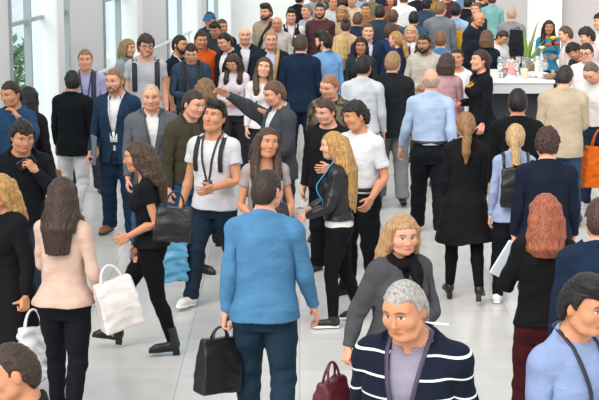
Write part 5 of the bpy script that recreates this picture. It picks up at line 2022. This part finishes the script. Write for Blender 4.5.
MB().lathe((0, 0, .18), [(.05, 0), (.05, .025), (.012, .03), (.014, .05), (.002, .055)], 18).build('lid', plain('e6c0b8', .3), t, True)
for x, y, h, c1, lb in ((541, 72.5, .30, 'dfe8ee', 'clear water bottle with white cap on the table'), (537, 74.8, .24, 'e4e8ea', 'short clear bottle in front of the taller one'), (532, 74.5, .20, '7a5a3a', 'small amber bottle under the flower leaves')):
    t = empty('bottle', on_table(x, y))
    tag(t, lb, 'bottle', GL)
    MB().lathe((0, 0, 0), [(.034, 0), (.038, .01), (.038, h * .62), (.030, h * .74), (.014, h * .84), (.013, h)], 18).build('bottle_body', plain(c1, .12), t, True)
    MB().lathe((0, 0, h), [(.016, -.01), (.017, .02), (.012, .024)], 14).build('cap', plain('f2f2f2', .4), t, True)
t = empty('flower_vase', on_table(527, 73.5))
tag(t, 'glass vase with tall green leaves and a few blossoms on the table', 'vase', GL)
MB().lathe((0, 0, 0), [(.05, 0), (.055, .02), (.06, .20), (.07, .24), (.064, .24), (.052, .19), (.04, .02)], 20).build('vase', DRINK, t, True)


def leaf(t, dx, dy, h, w, mat):
    m = MB()
    vs, fs = [], []
    for i in range(9):
        k = i / 8
        c = Vector((dx * k ** 1.6, dy * k ** 1.6, .04 + h * k))
        ww = w * math.sin(PI * min(1, .12 + .88 * k) ** .8) * (1 if i < 8 else .1) + .003
        vs += [c + Vector((-ww, .004, 0)), c + Vector((0, -.012, 0)), c + Vector((ww, .004, 0)), c + Vector((0, .012, 0))]
    for i in range(8):
        for j in range(4):
            n = (j + 1) % 4
            fs.append((i * 4 + j, i * 4 + n, i * 4 + 4 + n, i * 4 + 4 + j))
    m._add(vs, fs)
    m.build('leaf', mat, t, True)


LEAF = plain('7fa04a', .5, noise=.3)
for dx, dy, h, w in ((-.08, .0, .66, .028), (.15, .05, .72, .026), (.02, -.06, .44, .024), (.24, .0, .44, .022)):
    leaf(t, dx, dy, h, w, LEAF)
for dx, dz, c1 in ((.30, .40, 'c2342c'), (.42, .42, 'b8402e'), (.36, .50, 'e6c02c'), (.20, .36, 'e8e0d0')):
    MB().tube([(0, 0, .05), (dx * .4, 0, dz * .7), (dx, -.02, dz)], .006, 6).build('stem', plain('6a8a4a', .6), t, True)
    MB().lathe((dx, -.02, dz), [(.008, -.02), (.035, .0), (.045, .02), (.03, .035), (.01, .03)], 10).build('blossom', plain(c1, .6), t, True)
o = MB().lathe((0, 0, 0), [(.10, 0), (.135, .012), (.14, .018), (.09, .010)], 24).build('plate', plain('f4f4f4', .3), None, True)
o.location = on_table(506, 74.5)
tag(o, 'white plate by the man looking down at the table top', 'plate', GL)
for x, y, c1, lb in ((511, 78.8, 'f6f4f4', 'folded white napkin at the near edge of the table'), (506, 70.8, 'c94a44', 'folded red napkin towards the far side of the table')):
    o = MB().box((0, 0, .02), (.14, .12, .04), .3, .8).build('napkin', plain(c1, .8), bevel=.01)
    o.location = on_table(x, y)
    tag(o, lb, 'napkin', GL)
